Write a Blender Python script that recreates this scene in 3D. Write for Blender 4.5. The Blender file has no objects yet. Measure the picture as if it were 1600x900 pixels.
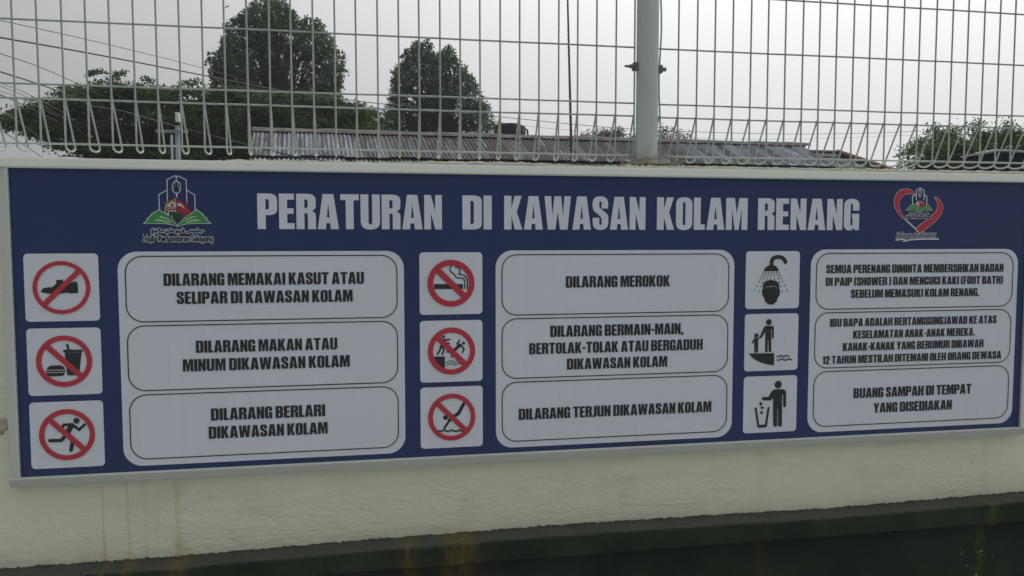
import bpy, math, random
import numpy as np
from mathutils import Vector, Matrix
from mathutils.geometry import tessellate_polygon

random.seed(7)
rng = np.random.default_rng(11)
SC = bpy.context.scene
COL = SC.collection
PI = math.pi

# ------------------------------------------------------------------ scale
# "units": the side of one pictogram panel on the sign is 1 unit = 0.15 m
S = 0.15
Z0 = 1.4786                     # world height of unit z = 0; the ground is z = 0


def W(x, y, z):
    return Vector((x * S, y * S, z * S + Z0))


# ------------------------------------------------------------------ camera
FOC = 1205.27                   # focal length in pixels of the 1600 px photograph
YAW, PITCH, ROLL = 0.180235, -0.0622846, -0.00068
CAM = W(4.93957, -12.21764, 0.142604)
_fw = Vector((math.sin(YAW) * math.cos(PITCH), math.cos(YAW) * math.cos(PITCH), math.sin(PITCH)))
_rt = Vector((math.cos(YAW), -math.sin(YAW), 0))
_up = _rt.cross(_fw)
RT = math.cos(ROLL) * _rt + math.sin(ROLL) * _up
UP = -math.sin(ROLL) * _rt + math.cos(ROLL) * _up
cd = bpy.data.cameras.new('camera')
cd.sensor_width = 36
cd.lens = FOC / 1600 * 36
cd.clip_start = 0.05
cd.clip_end = 2000
cam = bpy.data.objects.new('camera', cd)
COL.objects.link(cam)
cam.matrix_world = Matrix(((RT.x, UP.x, -_fw.x, CAM.x), (RT.y, UP.y, -_fw.y, CAM.y), (RT.z, UP.z, -_fw.z, CAM.z), (0, 0, 0, 1)))
SC.camera = cam


def at(u, v, Y):
    """the place in the world at depth y = Y (metres) that the photograph shows at (u, v)"""
    d = _fw + RT * ((u - 800) / FOC) + UP * ((450 - v) / FOC)
    t = (Y - CAM.y) / d.y
    return CAM + d * t


# ------------------------------------------------------------------ sky and sun (hazy overcast)
SUN_AZ, SUN_EL = math.radians(40), math.radians(31)      # azimuth from +Y towards +X
SUN_DIR = Vector((math.sin(SUN_AZ) * math.cos(SUN_EL), math.cos(SUN_AZ) * math.cos(SUN_EL), math.sin(SUN_EL)))
wd = bpy.data.worlds.new('World')
SC.world = wd
wd.use_nodes = True
nt = wd.node_tree
nt.nodes.clear()
N = nt.nodes.new
out = N('ShaderNodeOutputWorld')
bgn = N('ShaderNodeBackground')
tc = N('ShaderNodeTexCoord')
dot = N('ShaderNodeVectorMath'); dot.operation = 'DOT_PRODUCT'
dot.inputs[1].default_value = SUN_DIR
nt.links.new(tc.outputs['Generated'], dot.inputs[0])


def wm(op, a, b):
    n = N('ShaderNodeMath'); n.operation = op
    for i, q in enumerate((a, b)):
        if isinstance(q, (int, float)):
            n.inputs[i].default_value = q
        elif q is not None:
            nt.links.new(q, n.inputs[i])
    return n.outputs[0]


glow = wm('MULTIPLY', wm('POWER', 2.718282, wm('MULTIPLY', wm('SUBTRACT', dot.outputs['Value'], 0.955), 2.3)), 0.82)
cn = N('ShaderNodeTexNoise'); cn.inputs['Scale'].default_value = 1.6; cn.inputs['Detail'].default_value = 3
nt.links.new(tc.outputs['Generated'], cn.inputs['Vector'])
cloud = wm('MULTIPLY_ADD', cn.outputs['Fac'], 0.10)
cloud.node.inputs[2].default_value = 0.95
sepw = N('ShaderNodeSeparateXYZ')
nt.links.new(tc.outputs['Generated'], sepw.inputs[0])
# an overcast sky is brighter overhead than at the horizon
zup = wm('MAXIMUM', sepw.outputs['Z'], 0.0)
zen = wm('ADD', wm('MULTIPLY', zup, wm('ADD', wm('MULTIPLY', zup, 2.2), 0.3)), 0.86)
zen = wm('MULTIPLY', zen, 0.955)
rad = wm('MULTIPLY', wm('MULTIPLY', wm('ADD', glow, 0.183), cloud), zen)
tint = N('ShaderNodeMix'); tint.data_type = 'RGBA'
tint.inputs['A'].default_value = (0.965, 1.0, 1.03, 1)
tint.inputs['B'].default_value = (0.99, 1.0, 1.0, 1)
nt.links.new(wm('MINIMUM', rad, 1.0), tint.inputs['Factor'])
nt.links.new(tint.outputs['Result'], bgn.inputs['Color'])
nt.links.new(rad, bgn.inputs['Strength'])
nt.links.new(bgn.outputs[0], out.inputs[0])

sl = bpy.data.lights.new('sun', 'SUN')
sl.energy = 0.5
sl.angle = math.radians(14)
sl.color = (1.0, 0.96, 0.9)
so = bpy.data.objects.new('sun', sl)
COL.objects.link(so)
so.rotation_euler = (-SUN_DIR).to_track_quat('-Z', 'Y').to_euler()

SC.view_settings.view_transform = 'Standard'
SC.view_settings.look = 'None'
SC.view_settings.exposure = 0.0
SC.view_settings.gamma = 1.0
SC.cycles.max_bounces = 6
SC.cycles.transparent_max_bounces = 8


# ------------------------------------------------------------------ helpers: objects
def tag(o, label=None, cat=None, group=None, kind=None):
    if label: o['label'] = label
    if cat: o['category'] = cat
    if group: o['group'] = group
    if kind: o['kind'] = kind
    return o


def empty(name, loc, label, cat, group=None):
    o = bpy.data.objects.new(name, None)
    o.empty_display_size = 0.1
    o.location = loc
    COL.objects.link(o)
    return tag(o, label, cat, group)


def link(name, me, mat, parent=None, smooth=False, loc=None):
    o = bpy.data.objects.new(name, me)
    if mat is not None and len(me.materials) == 0:
        me.materials.append(mat)
    COL.objects.link(o)
    if parent is not None:
        o.parent = parent
        o.matrix_parent_inverse = Matrix.Translation(-world_loc(parent))
    if loc is not None:
        o.location = loc
    if smooth:
        me.shade_smooth()
    return o


def world_loc(o):
    v = Vector(o.location)
    if o.parent is not None:
        v = world_loc(o.parent) + (o.matrix_parent_inverse.translation + v)
    return v


class MB:
    """collects vertices and faces in world coordinates"""
    def __init__(self):
        self.v = []; self.f = []

    def add(self, vs, fs):
        n = len(self.v)
        self.v += [tuple(q) for q in vs]
        self.f += [tuple(i + n for i in f) for f in fs]
        return self

    def box(self, a, b, bev=0.0):
        (x0, y0, z0), (x1, y1, z1) = a, b
        if bev <= 0:
            vs = [(x, y, z) for z in (z0, z1) for y in (y0, y1) for x in (x0, x1)]
            return self.add(vs, [(0, 2, 3, 1), (4, 5, 7, 6), (0, 1, 5, 4), (2, 6, 7, 3), (0, 4, 6, 2), (1, 3, 7, 5)])
        vs = []; ids = {}
        for ix in (0, 1):
            for iy in (0, 1):
                for iz in (0, 1):
                    X = (x0, x1)[ix]; Y = (y0, y1)[iy]; Zz = (z0, z1)[iz]
                    sx = bev * (1 - 2 * ix); sy = bev * (1 - 2 * iy); sz = bev * (1 - 2 * iz)
                    for ax, q in (('x', (X, Y + sy, Zz + sz)), ('y', (X + sx, Y, Zz + sz)), ('z', (X + sx, Y + sy, Zz))):
                        ids[ix, iy, iz, ax] = len(vs); vs.append(q)
        fs = []
        for i in (0, 1):
            def fc(l): fs.append(l if i else l[::-1])
            fc([ids[i, 0, 0, 'x'], ids[i, 1, 0, 'x'], ids[i, 1, 1, 'x'], ids[i, 0, 1, 'x']])
            fc([ids[0, i, 0, 'y'], ids[0, i, 1, 'y'], ids[1, i, 1, 'y'], ids[1, i, 0, 'y']])
            fc([ids[0, 0, i, 'z'], ids[1, 0, i, 'z'], ids[1, 1, i, 'z'], ids[0, 1, i, 'z']])
        for i in (0, 1):
            for j in (0, 1):
                fs.append([ids[i, j, 0, 'x'], ids[i, j, 1, 'x'], ids[i, j, 1, 'y'], ids[i, j, 0, 'y']])
                fs.append([ids[i, 0, j, 'x'], ids[i, 1, j, 'x'], ids[i, 1, j, 'z'], ids[i, 0, j, 'z']])
                fs.append([ids[0, i, j, 'y'], ids[1, i, j, 'y'], ids[1, i, j, 'z'], ids[0, i, j, 'z']])
        for i in (0, 1):
            for j in (0, 1):
                for k in (0, 1):
                    fs.append([ids[i, j, k, 'x'], ids[i, j, k, 'y'], ids[i, j, k, 'z']])
        return self.add(vs, fs)

    def tube(self, pts, r, n=8, cap=True):
        pts = [Vector(p) for p in pts]
        rs = r if isinstance(r, (list, tuple)) else [r] * len(pts)
        base = len(self.v)
        t0 = (pts[1] - pts[0]).normalized()
        ref = Vector((0, 0, 1)) if abs(t0.z) < 0.9 else Vector((1, 0, 0))
        u = t0.cross(ref).normalized()
        for i, p in enumerate(pts):
            a = pts[max(i - 1, 0)]; b = pts[min(i + 1, len(pts) - 1)]
            t = (b - a).normalized()
            u = (u - t * u.dot(t)).normalized()
            w = t.cross(u)
            for k in range(n):
                an = 2 * PI * k / n
                q = p + (u * math.cos(an) + w * math.sin(an)) * rs[i]
                self.v.append(tuple(q))
        for i in range(len(pts) - 1):
            for k in range(n):
                a = base + i * n + k; b = base + i * n + (k + 1) % n
                self.f.append((a, b, b + n, a + n))
        if cap:
            self.f.append(tuple(base + k for k in reversed(range(n))))
            e = base + (len(pts) - 1) * n
            self.f.append(tuple(e + k for k in range(n)))
        return self

    def lathe(self, c, prof, n=24):
        """prof: (radius, z) from bottom to top"""
        base = len(self.v)
        for r, z in prof:
            for k in range(n):
                an = 2 * PI * k / n
                self.v.append((c[0] + r * math.cos(an), c[1] + r * math.sin(an), c[2] + z))
        for i in range(len(prof) - 1):
            for k in range(n):
                a = base + i * n + k; b = base + i * n + (k + 1) % n
                self.f.append((a, b, b + n, a + n))
        self.f.append(tuple(base + k for k in reversed(range(n))))
        e = base + (len(prof) - 1) * n
        self.f.append(tuple(e + k for k in range(n)))
        return self

    def mesh(self, name):
        me = bpy.data.meshes.new(name)
        me.from_pydata(self.v, [], self.f)
        me.update()
        return me

    def build(self, name, mat, parent=None, smooth=False):
        return link(name, self.mesh(name), mat, parent, smooth)


def spline(pts, n=8):
    """Catmull-Rom through the points"""
    P = [Vector(p) for p in pts]
    P = [P[0] * 2 - P[1]] + P + [P[-1] * 2 - P[-2]]
    o = []
    for i in range(1, len(P) - 2):
        for k in range(n):
            t = k / n
            o.append(0.5 * ((2 * P[i]) + (P[i + 1] - P[i - 1]) * t + (2 * P[i - 1] - 5 * P[i] + 4 * P[i + 1] - P[i + 2]) * t * t
                            + (3 * P[i] - P[i - 1] - 3 * P[i + 1] + P[i + 2]) * t ** 3))
    o.append(P[-2])
    return o


# ------------------------------------------------------------------ helpers: materials
def new_mat(name):
    m = bpy.data.materials.new(name)
    m.use_nodes = True
    return m, m.node_tree, m.node_tree.nodes['Principled BSDF']


def mnode(nt, op, a, b=None, c=None, clamp=False):
    n = nt.nodes.new('ShaderNodeMath'); n.operation = op; n.use_clamp = clamp
    for i, q in enumerate((a, b, c)):
        if q is None: continue
        if isinstance(q, (int, float)): n.inputs[i].default_value = q
        else: nt.links.new(q, n.inputs[i])
    return n.outputs[0]


def noise(nt, vec, scale, detail=4, rough=0.55, dist=0.0):
    n = nt.nodes.new('ShaderNodeTexNoise')
    n.inputs['Scale'].default_value = scale
    n.inputs['Detail'].default_value = detail
    n.inputs['Roughness'].default_value = rough
    n.inputs['Distortion'].default_value = dist
    if vec is not None: nt.links.new(vec, n.inputs['Vector'])
    return n.outputs['Fac']


def mapping(nt, scale=(1, 1, 1), src='Object', loc=(0, 0, 0)):
    t = nt.nodes.new('ShaderNodeTexCoord')
    m = nt.nodes.new('ShaderNodeMapping')
    m.inputs['Scale'].default_value = scale
    m.inputs['Location'].default_value = loc
    nt.links.new(t.outputs[src], m.inputs['Vector'])
    return m.outputs[0]


def mixc(nt, fac, a, b):
    n = nt.nodes.new('ShaderNodeMix'); n.data_type = 'RGBA'
    for s, q in (('Factor', fac), ('A', a), ('B', b)):
        if isinstance(q, (int, float)): n.inputs[s].default_value = q
        elif isinstance(q, tuple): n.inputs[s].default_value = (*q, 1) if len(q) == 3 else q
        else: nt.links.new(q, n.inputs[s])
    return n.outputs['Result']


def ramp(nt, fac, lo, hi):
    n = nt.nodes.new('ShaderNodeMapRange')
    n.interpolation_type = 'SMOOTHSTEP'
    n.inputs['From Min'].default_value = lo; n.inputs['From Max'].default_value = hi
    nt.links.new(fac, n.inputs['Value'])
    return n.outputs['Result']


def bump(nt, p, h, strength, dist):
    b = nt.nodes.new('ShaderNodeBump')
    b.inputs['Strength'].default_value = strength
    b.inputs['Distance'].default_value = dist
    nt.links.new(h, b.inputs['Height'])
    nt.links.new(b.outputs[0], p.inputs['Normal'])


def simple(name, col, rough=0.5, metal=0.0, var=0.06, scale=8.0, bmp=0.0, dist=0.002, bscale=60, spec=0.5):
    m, nt, p = new_mat(name)
    v = mapping(nt)
    f = noise(nt, v, scale, 5)
    c2 = tuple(max(0, c * (1 - var * 2.2)) for c in col); c1 = tuple(c * (1 + var * 2.2) for c in col)
    nt.links.new(mixc(nt, f, c2, c1), p.inputs['Base Color'])
    p.inputs['Roughness'].default_value = rough
    p.inputs['Metallic'].default_value = metal
    p.inputs['Specular IOR Level'].default_value = spec
    if bmp > 0: bump(nt, p, noise(nt, v, bscale, 5), bmp, dist)
    return m


M = {}
HAZE = 0.0010                   # per metre


def printed(name, col):
    """sticker-vinyl print: faint cloudy ink variation and vertical flutes of the plastic backing board"""
    m, nt, p = new_mat(name)
    v = mapping(nt)
    f = noise(nt, v, 2.2, 5, 0.6)
    st = noise(nt, mapping(nt, (26, 1, 0.5)), 3.0, 2)
    g = noise(nt, v, 420, 2)
    k = mnode(nt, 'ADD', mnode(nt, 'MULTIPLY', f, 0.55), mnode(nt, 'ADD', mnode(nt, 'MULTIPLY', st, 0.25), mnode(nt, 'MULTIPLY', g, 0.2)))
    nt.links.new(mixc(nt, k, tuple(c * 0.86 for c in col), tuple(min(1, c * 1.14) for c in col)), p.inputs['Base Color'])
    p.inputs['Roughness'].default_value = 0.42
    p.inputs['Specular IOR Level'].default_value = 0.4
    bump(nt, p, mnode(nt, 'ADD', st, mnode(nt, 'MULTIPLY', f, 0.8)), 0.25, 0.0015)
    return m


M['blue'] = printed('print_navy_blue', (0.024, 0.042, 0.138))
M['white'] = printed('print_white', (0.69, 0.75, 0.83))
M['black'] = printed('print_black', (0.026, 0.032, 0.034))
M['red'] = printed('print_red', (0.52, 0.045, 0.065))
M['green'] = printed('print_green', (0.05, 0.30, 0.07))
M['dgreen'] = printed('print_dark_green', (0.02, 0.08, 0.03))
M['orange'] = printed('print_terracotta', (0.50, 0.22, 0.12))
M['cream'] = printed('print_cream', (0.60, 0.62, 0.60))
M['crimson'] = printed('print_crimson', (0.40, 0.03, 0.05))
M['page'] = printed('print_pale_green', (0.38, 0.60, 0.40))
M['frame'] = simple('cream_painted_aluminium', (0.61, 0.64, 0.59), 0.38, 0.0, 0.05, 3.0, 0.12, 0.001, 30)


def wall_mat():
    m, nt, p = new_mat('cream_roller_painted_plaster')
    v = mapping(nt)
    big = noise(nt, v, 1.3, 5, 0.6)
    mid = noise(nt, mapping(nt, (6, 6, 14)), 1.0, 6, 0.6, 0.4)
    col = mixc(nt, big, (0.70, 0.725, 0.57), (0.86, 0.875, 0.72))
    col = mixc(nt, mnode(nt, 'MULTIPLY', ramp(nt, mid, 0.52, 0.75), 0.35), col, (0.52, 0.54, 0.44))
    t = nt.nodes.new('ShaderNodeTexCoord')
    sep = nt.nodes.new('ShaderNodeSeparateXYZ')
    nt.links.new(t.outputs['Object'], sep.inputs[0])
    wob = mnode(nt, 'MULTIPLY_ADD', noise(nt, v, 9, 3), 0.012, -0.006)
    X = mnode(nt, 'ADD', sep.outputs['X'], wob)
    Z = sep.outputs['Z']
    total = None
    # rust runs washed down from the sign's fixings: x (m), half width, strength, height they start fading at
    YW = 0.156 * S
    for (u, vv, wdt, k) in ((162, 830, 0.0022, 0.42), (163, 855, 0.012, 0.20), (200, 800, 0.0035, 0.26), (202, 850, 0.012, 0.16), (278, 820, 0.006, 0.28), (281, 850, 0.018, 0.34),
                           (640, 845, 0.02, 0.16), (720, 838, 0.022, 0.20), (1190, 790, 0.02, 0.08), (1538, 775, 0.012, 0.12), (940, 800, 0.02, 0.07), (228, 830, 0.005, 0.12)):
        x0 = at(u, vv, YW).x
        g = mnode(nt, 'DIVIDE', mnode(nt, 'SUBTRACT', X, x0), wdt)
        e = mnode(nt, 'POWER', 2.718, mnode(nt, 'MULTIPLY', mnode(nt, 'MULTIPLY', g, g), -1.0))
        if vv >= 838:
            low = nt.nodes.new('ShaderNodeMapRange')
            low.inputs['From Min'].default_value = W(0, 0, -4.25).z; low.inputs['From Max'].default_value = W(0, 0, -4.75).z
            nt.links.new(Z, low.inputs['Value'])
            e = mnode(nt, 'MULTIPLY', e, low.outputs[0])
        else:
            low = nt.nodes.new('ShaderNodeMapRange')
            low.inputs['From Min'].default_value = W(0, 0, -3.45).z; low.inputs['From Max'].default_value = W(0, 0, -3.6).z
            nt.links.new(Z, low.inputs['Value'])
            e = mnode(nt, 'MULTIPLY', e, low.outputs[0])
        e = mnode(nt, 'MULTIPLY', e, k)
        total = e if total is None else mnode(nt, 'ADD', total, e)
    brk = mnode(nt, 'MULTIPLY_ADD', noise(nt, mapping(nt, (20, 20, 5)), 1.0, 4), 1.2, 0.25)
    col = mixc(nt, mnode(nt, 'MULTIPLY', total, brk, clamp=True), col, (0.50, 0.33, 0.12))
    nt.links.new(col, p.inputs['Base Color'])
    p.inputs['Roughness'].default_value = 0.72
    p.inputs['Specular IOR Level'].default_value = 0.25
    tro = noise(nt, mapping(nt, (14, 14, 36)), 1.0, 7, 0.66, 0.6)
    fine = noise(nt, v, 110, 4)
    msk = mnode(nt, 'MULTIPLY_ADD', ramp(nt, noise(nt, v, 3.0, 3), 0.4, 0.65), 0.8, 0.2)
    h = mnode(nt, 'ADD', mnode(nt, 'MULTIPLY', mnode(nt, 'MULTIPLY', tro, 1.6), msk), mnode(nt, 'MULTIPLY', fine, 0.35))
    bump(nt, p, h, 0.85, 0.005)
    return m


def plinth_mat():
    m, nt, p = new_mat('dark_green_painted_cement')
    v = mapping(nt)
    big = noise(nt, v, 4.0, 6, 0.6)
    col = mixc(nt, ramp(nt, big, 0.3, 0.7), (0.017, 0.028, 0.018), (0.038, 0.048, 0.035))
    t = nt.nodes.new('ShaderNodeTexCoord')
    sep = nt.nodes.new('ShaderNodeSeparateXYZ')
    nt.links.new(t.outputs['Object'], sep.inputs[0])
    # upward faces of the ledge blend towards grey in uneven patches
    geo = nt.nodes.new('ShaderNodeNewGeometry')
    sn = nt.nodes.new('ShaderNodeSeparateXYZ')
    nt.links.new(geo.outputs['Normal'], sn.inputs[0])
    upf = ramp(nt, sn.outputs['Z'], 0.5, 0.8)
    topgrey = mnode(nt, 'MULTIPLY', upf, mnode(nt, 'MULTIPLY_ADD', noise(nt, v, 14, 5), 0.6, 0.2))
    col = mixc(nt, topgrey, col, (0.09, 0.095, 0.085))
    X = mnode(nt, 'ADD', sep.outputs['X'], mnode(nt, 'MULTIPLY_ADD', noise(nt, v, 16, 4), 0.03, -0.015))
    total = None
    for (u, vv, wdt, k) in ((163, 880, 0.008, 0.45), (202, 880, 0.012, 0.5), (281, 872, 0.022, 0.55), (637, 852, 0.022, 0.5), (700, 852, 0.012, 0.3), (722, 850, 0.030, 0.6), (1538, 785, 0.012, 0.4), (1190, 810, 0.01, 0.15)):
        x0 = at(u, vv, -0.01).x
        g = mnode(nt, 'DIVIDE', mnode(nt, 'SUBTRACT', X, x0), wdt)
        e = mnode(nt, 'MULTIPLY', mnode(nt, 'POWER', 2.718, mnode(nt, 'MULTIPLY', mnode(nt, 'MULTIPLY', g, g), -1.0)), k)
        total = e if total is None else mnode(nt, 'ADD', total, e)
    brk = ramp(nt, noise(nt, mapping(nt, (70, 70, 16)), 1.0, 5), 0.30, 0.62)
    col = mixc(nt, mnode(nt, 'MULTIPLY', total, brk, clamp=True), col, (0.17, 0.115, 0.03))
    # small splashes of white paint low on the wall at the right
    vo = nt.nodes.new('ShaderNodeTexVoronoi'); vo.inputs['Scale'].default_value = 95
    nt.links.new(v, vo.inputs['Vector'])
    dots = mnode(nt, 'LESS_THAN', vo.outputs['Distance'], mnode(nt, 'MULTIPLY', ramp(nt, noise(nt, v, 37, 2), 0.5, 0.72), 0.30))
    c = at(1520, 885, 0.0)
    dx = mnode(nt, 'DIVIDE', mnode(nt, 'SUBTRACT', sep.outputs['X'], c.x), 0.075)
    dz = mnode(nt, 'DIVIDE', mnode(nt, 'SUBTRACT', sep.outputs['Z'], c.z), 0.05)
    near = mnode(nt, 'LESS_THAN', mnode(nt, 'ADD', mnode(nt, 'MULTIPLY', dx, dx), mnode(nt, 'MULTIPLY', dz, dz)), 1.0)
    col = mixc(nt, mnode(nt, 'MULTIPLY', mnode(nt, 'MULTIPLY', dots, near), 0.8), col, (0.5, 0.52, 0.48))
    nt.links.new(col, p.inputs['Base Color'])
    p.inputs['Roughness'].default_value = 0.7
    p.inputs['Specular IOR Level'].default_value = 0.2
    h = mnode(nt, 'ADD', noise(nt, v, 25, 6, 0.65), mnode(nt, 'MULTIPLY', noise(nt, v, 160, 3), 0.3))
    bump(nt, p, h, 0.8, 0.006)
    return m


M['wall'] = wall_mat()
M['plinth'] = plinth_mat()
M['chip'] = simple('bare_brown_cement', (0.47, 0.45, 0.37), 0.9, 0, 0.25, 60, 0.9, 0.004, 90)
M['wire'] = simple('galvanised_wire', (0.37, 0.41, 0.40), 0.5, 0.2, 0.14, 30, 0.15, 0.0005, 300)


def zinc_post():
    m, nt, p = new_mat('galvanised_post')
    v = mapping(nt)
    vo = nt.nodes.new('ShaderNodeTexVoronoi'); vo.inputs['Scale'].default_value = 60
    nt.links.new(v, vo.inputs['Vector'])
    bw = nt.nodes.new('ShaderNodeRGBToBW'); nt.links.new(vo.outputs['Color'], bw.inputs[0])
    sp = mnode(nt, 'MULTIPLY_ADD', bw.outputs[0], 0.12, 0.0)
    big = noise(nt, mapping(nt, (12, 12, 4)), 1.0, 6, 0.6)
    f = mnode(nt, 'ADD', sp, mnode(nt, 'MULTIPLY', big, 0.9))
    col = mixc(nt, f, (0.40, 0.45, 0.44), (0.60, 0.65, 0.64))
    drip = ramp(nt, noise(nt, mapping(nt, (75, 75, 13)), 1.0, 2), 0.70, 0.73)
    col = mixc(nt, mnode(nt, 'MULTIPLY', drip, 0.7), col, (0.62, 0.66, 0.64))
    t = nt.nodes.new('ShaderNodeTexCoord'); sep = nt.nodes.new('ShaderNodeSeparateXYZ')
    nt.links.new(t.outputs['Object'], sep.inputs[0])
    low = nt.nodes.new('ShaderNodeMapRange')
    low.inputs['From Min'].default_value = W(0, 0, 1.85).z; low.inputs['From Max'].default_value = W(0, 0, 1.4).z
    nt.links.new(sep.outputs['Z'], low.inputs['Value'])
    rust = mnode(nt, 'MULTIPLY', low.outputs[0], ramp(nt, noise(nt, v, 30, 5), 0.35, 0.7))
    col = mixc(nt, mnode(nt, 'MULTIPLY', rust, 0.8), col, (0.25, 0.17, 0.10))
    nt.links.new(col, p.inputs['Base Color'])
    p.inputs['Roughness'].default_value = 0.5
    p.inputs['Metallic'].default_value = 0.25
    bump(nt, p, big, 0.12, 0.001)
    return m


M['post'] = zinc_post()
M['rust'] = simple('rusty_mortar_smeared_steel', (0.26, 0.235, 0.19), 0.85, 0.1, 0.28, 45, 0.8, 0.003, 120)
M['bolt'] = simple('weathered_zinc_bolt', (0.17, 0.18, 0.18), 0.5, 0.5, 0.2, 80)
M['mortar'] = simple('cream_mortar', (0.62, 0.60, 0.50), 0.85, 0, 0.12, 40, 0.8, 0.004, 120)


AZ = math.radians(85.2)                                   # direction of the long shed's ridge in plan
RD = Vector((math.sin(AZ), math.cos(AZ), 0))              # along the ridge, to the right
PD = Vector((RD.y, -RD.x, 0))                             # down the slope, towards the viewer
rA = at(397, 203.5, 13.2)


def on_ridge(u, v):
    """point on the vertical plane through the ridge"""
    d = _fw + RT * ((u - 800) / FOC) + UP * ((450 - v) / FOC)
    nrm = Vector((-RD.y, RD.x, 0))
    return CAM + d * ((rA - CAM).dot(nrm) / d.dot(nrm))


rB = on_ridge(1250, 227)
RLEN = (rB - rA).length
NC = 10
nsheet = round(RLEN / 0.76)
PITCHC = RLEN / (nsheet * NC)
sheetW = PITCHC * NC


def zinc_roof(name):
    m, nt, p = new_mat(name)
    oi = nt.nodes.new('ShaderNodeObjectInfo')
    t = nt.nodes.new('ShaderNodeTexCoord')
    add = nt.nodes.new('ShaderNodeVectorMath'); add.operation = 'ADD'
    sc = nt.nodes.new('ShaderNodeVectorMath'); sc.operation = 'SCALE'
    cx = nt.nodes.new('ShaderNodeCombineXYZ')
    for i in range(3): nt.links.new(oi.outputs['Random'], cx.inputs[i])
    nt.links.new(cx.outputs[0], sc.inputs[0]); sc.inputs['Scale'].default_value = 37.0
    nt.links.new(t.outputs['Object'], add.inputs[0]); nt.links.new(sc.outputs[0], add.inputs[1])
    mp = nt.nodes.new('ShaderNodeMapping'); mp.inputs['Scale'].default_value = (26, 1.3, 1)
    nt.links.new(add.outputs[0], mp.inputs['Vector'])
    st = noise(nt, mp.outputs[0], 1.0, 4, 0.7)
    mp2 = nt.nodes.new('ShaderNodeMapping'); mp2.inputs['Scale'].default_value = (4.5, 0.7, 1)
    nt.links.new(add.outputs[0], mp2.inputs['Vector'])
    bl = noise(nt, mp2.outputs[0], 1.0, 5, 0.6)
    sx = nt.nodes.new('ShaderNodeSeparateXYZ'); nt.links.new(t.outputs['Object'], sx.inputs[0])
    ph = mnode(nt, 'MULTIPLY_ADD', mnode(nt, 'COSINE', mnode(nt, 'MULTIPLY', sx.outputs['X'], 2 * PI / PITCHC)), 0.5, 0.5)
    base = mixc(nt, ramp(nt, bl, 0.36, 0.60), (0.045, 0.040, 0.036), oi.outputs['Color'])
    # rib shading put into the colour: valleys darkened, pale streaks kept to the crests
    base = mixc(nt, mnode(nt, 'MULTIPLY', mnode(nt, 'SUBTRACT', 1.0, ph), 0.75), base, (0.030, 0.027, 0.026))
    base = mixc(nt, mnode(nt, 'MULTIPLY', ramp(nt, st, 0.42, 0.54), 0.45), base, (0.040, 0.035, 0.032))
    mp3 = nt.nodes.new('ShaderNodeMapping'); mp3.inputs['Scale'].default_value = (9, 0.5, 1)
    nt.links.new(add.outputs[0], mp3.inputs['Vector'])
    wide = noise(nt, mp3.outputs[0], 1.0, 2, 0.5)
    base = mixc(nt, mnode(nt, 'MULTIPLY', ramp(nt, wide, 0.52, 0.70), 0.22), base, (0.36, 0.39, 0.45))
    base = mixc(nt, mnode(nt, 'MULTIPLY', ramp(nt, wide, 0.46, 0.34), 0.6), base, (0.05, 0.048, 0.05))
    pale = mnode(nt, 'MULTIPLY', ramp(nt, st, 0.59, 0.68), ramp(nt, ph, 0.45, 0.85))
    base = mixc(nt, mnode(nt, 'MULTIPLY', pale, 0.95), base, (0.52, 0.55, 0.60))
    nt.links.new(base, p.inputs['Base Color'])
    p.inputs['Roughness'].default_value = 0.7
    p.inputs['Specular IOR Level'].default_value = 0.2
    return m


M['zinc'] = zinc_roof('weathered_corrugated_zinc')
M['ridge'] = simple('dull_ridge_flashing', (0.15, 0.13, 0.13), 0.8, 0.0, 0.40, 5, 0.4, 0.01, 20)
M['shedwall'] = simple('grey_board_wall', (0.30, 0.29, 0.27), 0.8, 0, 0.15, 4)
M['tile'] = simple('grey_roof_tile', (0.12, 0.12, 0.115), 0.8, 0, 0.2, 12, 0.4, 0.01, 40)
M['hip'] = simple('red_brown_hip_tile', (0.19, 0.095, 0.075), 0.85, 0, 0.2, 10, 0.4, 0.01, 40)
M['navyroof'] = simple('dark_slate_blue_metal_roof', (0.012, 0.015, 0.021), 0.9, 0.0, 0.12, 3, spec=0.0)
M['paleridge'] = simple('pale_ridge_trim', (0.36, 0.32, 0.30), 0.7, 0, 0.1, 8)
M['plaster2'] = simple('house_plaster', (0.5, 0.47, 0.42), 0.85, 0, 0.1, 4)
M['tank'] = simple('black_polyethylene', (0.022, 0.026, 0.030), 0.5, 0, 0.1, 4)
M['pole'] = simple('pale_concrete_pole', (0.26, 0.29, 0.30), 0.8, 0, 0.12, 6, 0.4, 0.004, 40)
M['lamp'] = simple('white_lamp_housing', (0.78, 0.78, 0.76), 0.5, 0, 0.05, 6)
M['cable'] = simple('black_cable', (0.02, 0.02, 0.022), 0.6, 0, 0.1, 10)
M['cable_grey'] = simple('grey_cable', (0.14, 0.15, 0.15), 0.6, 0, 0.1, 10)
M['bird'] = simple('dark_feathers', (0.03, 0.03, 0.035), 0.8, 0, 0.2, 40)
M['bark'] = simple('grey_brown_bark', (0.085, 0.075, 0.06), 0.9, 0, 0.25, 12, 0.8, 0.02, 30)
M['twist'] = simple('twisted_dark_strand', (0.07, 0.06, 0.055), 0.7, 0.1, 0.3, 60)


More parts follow.
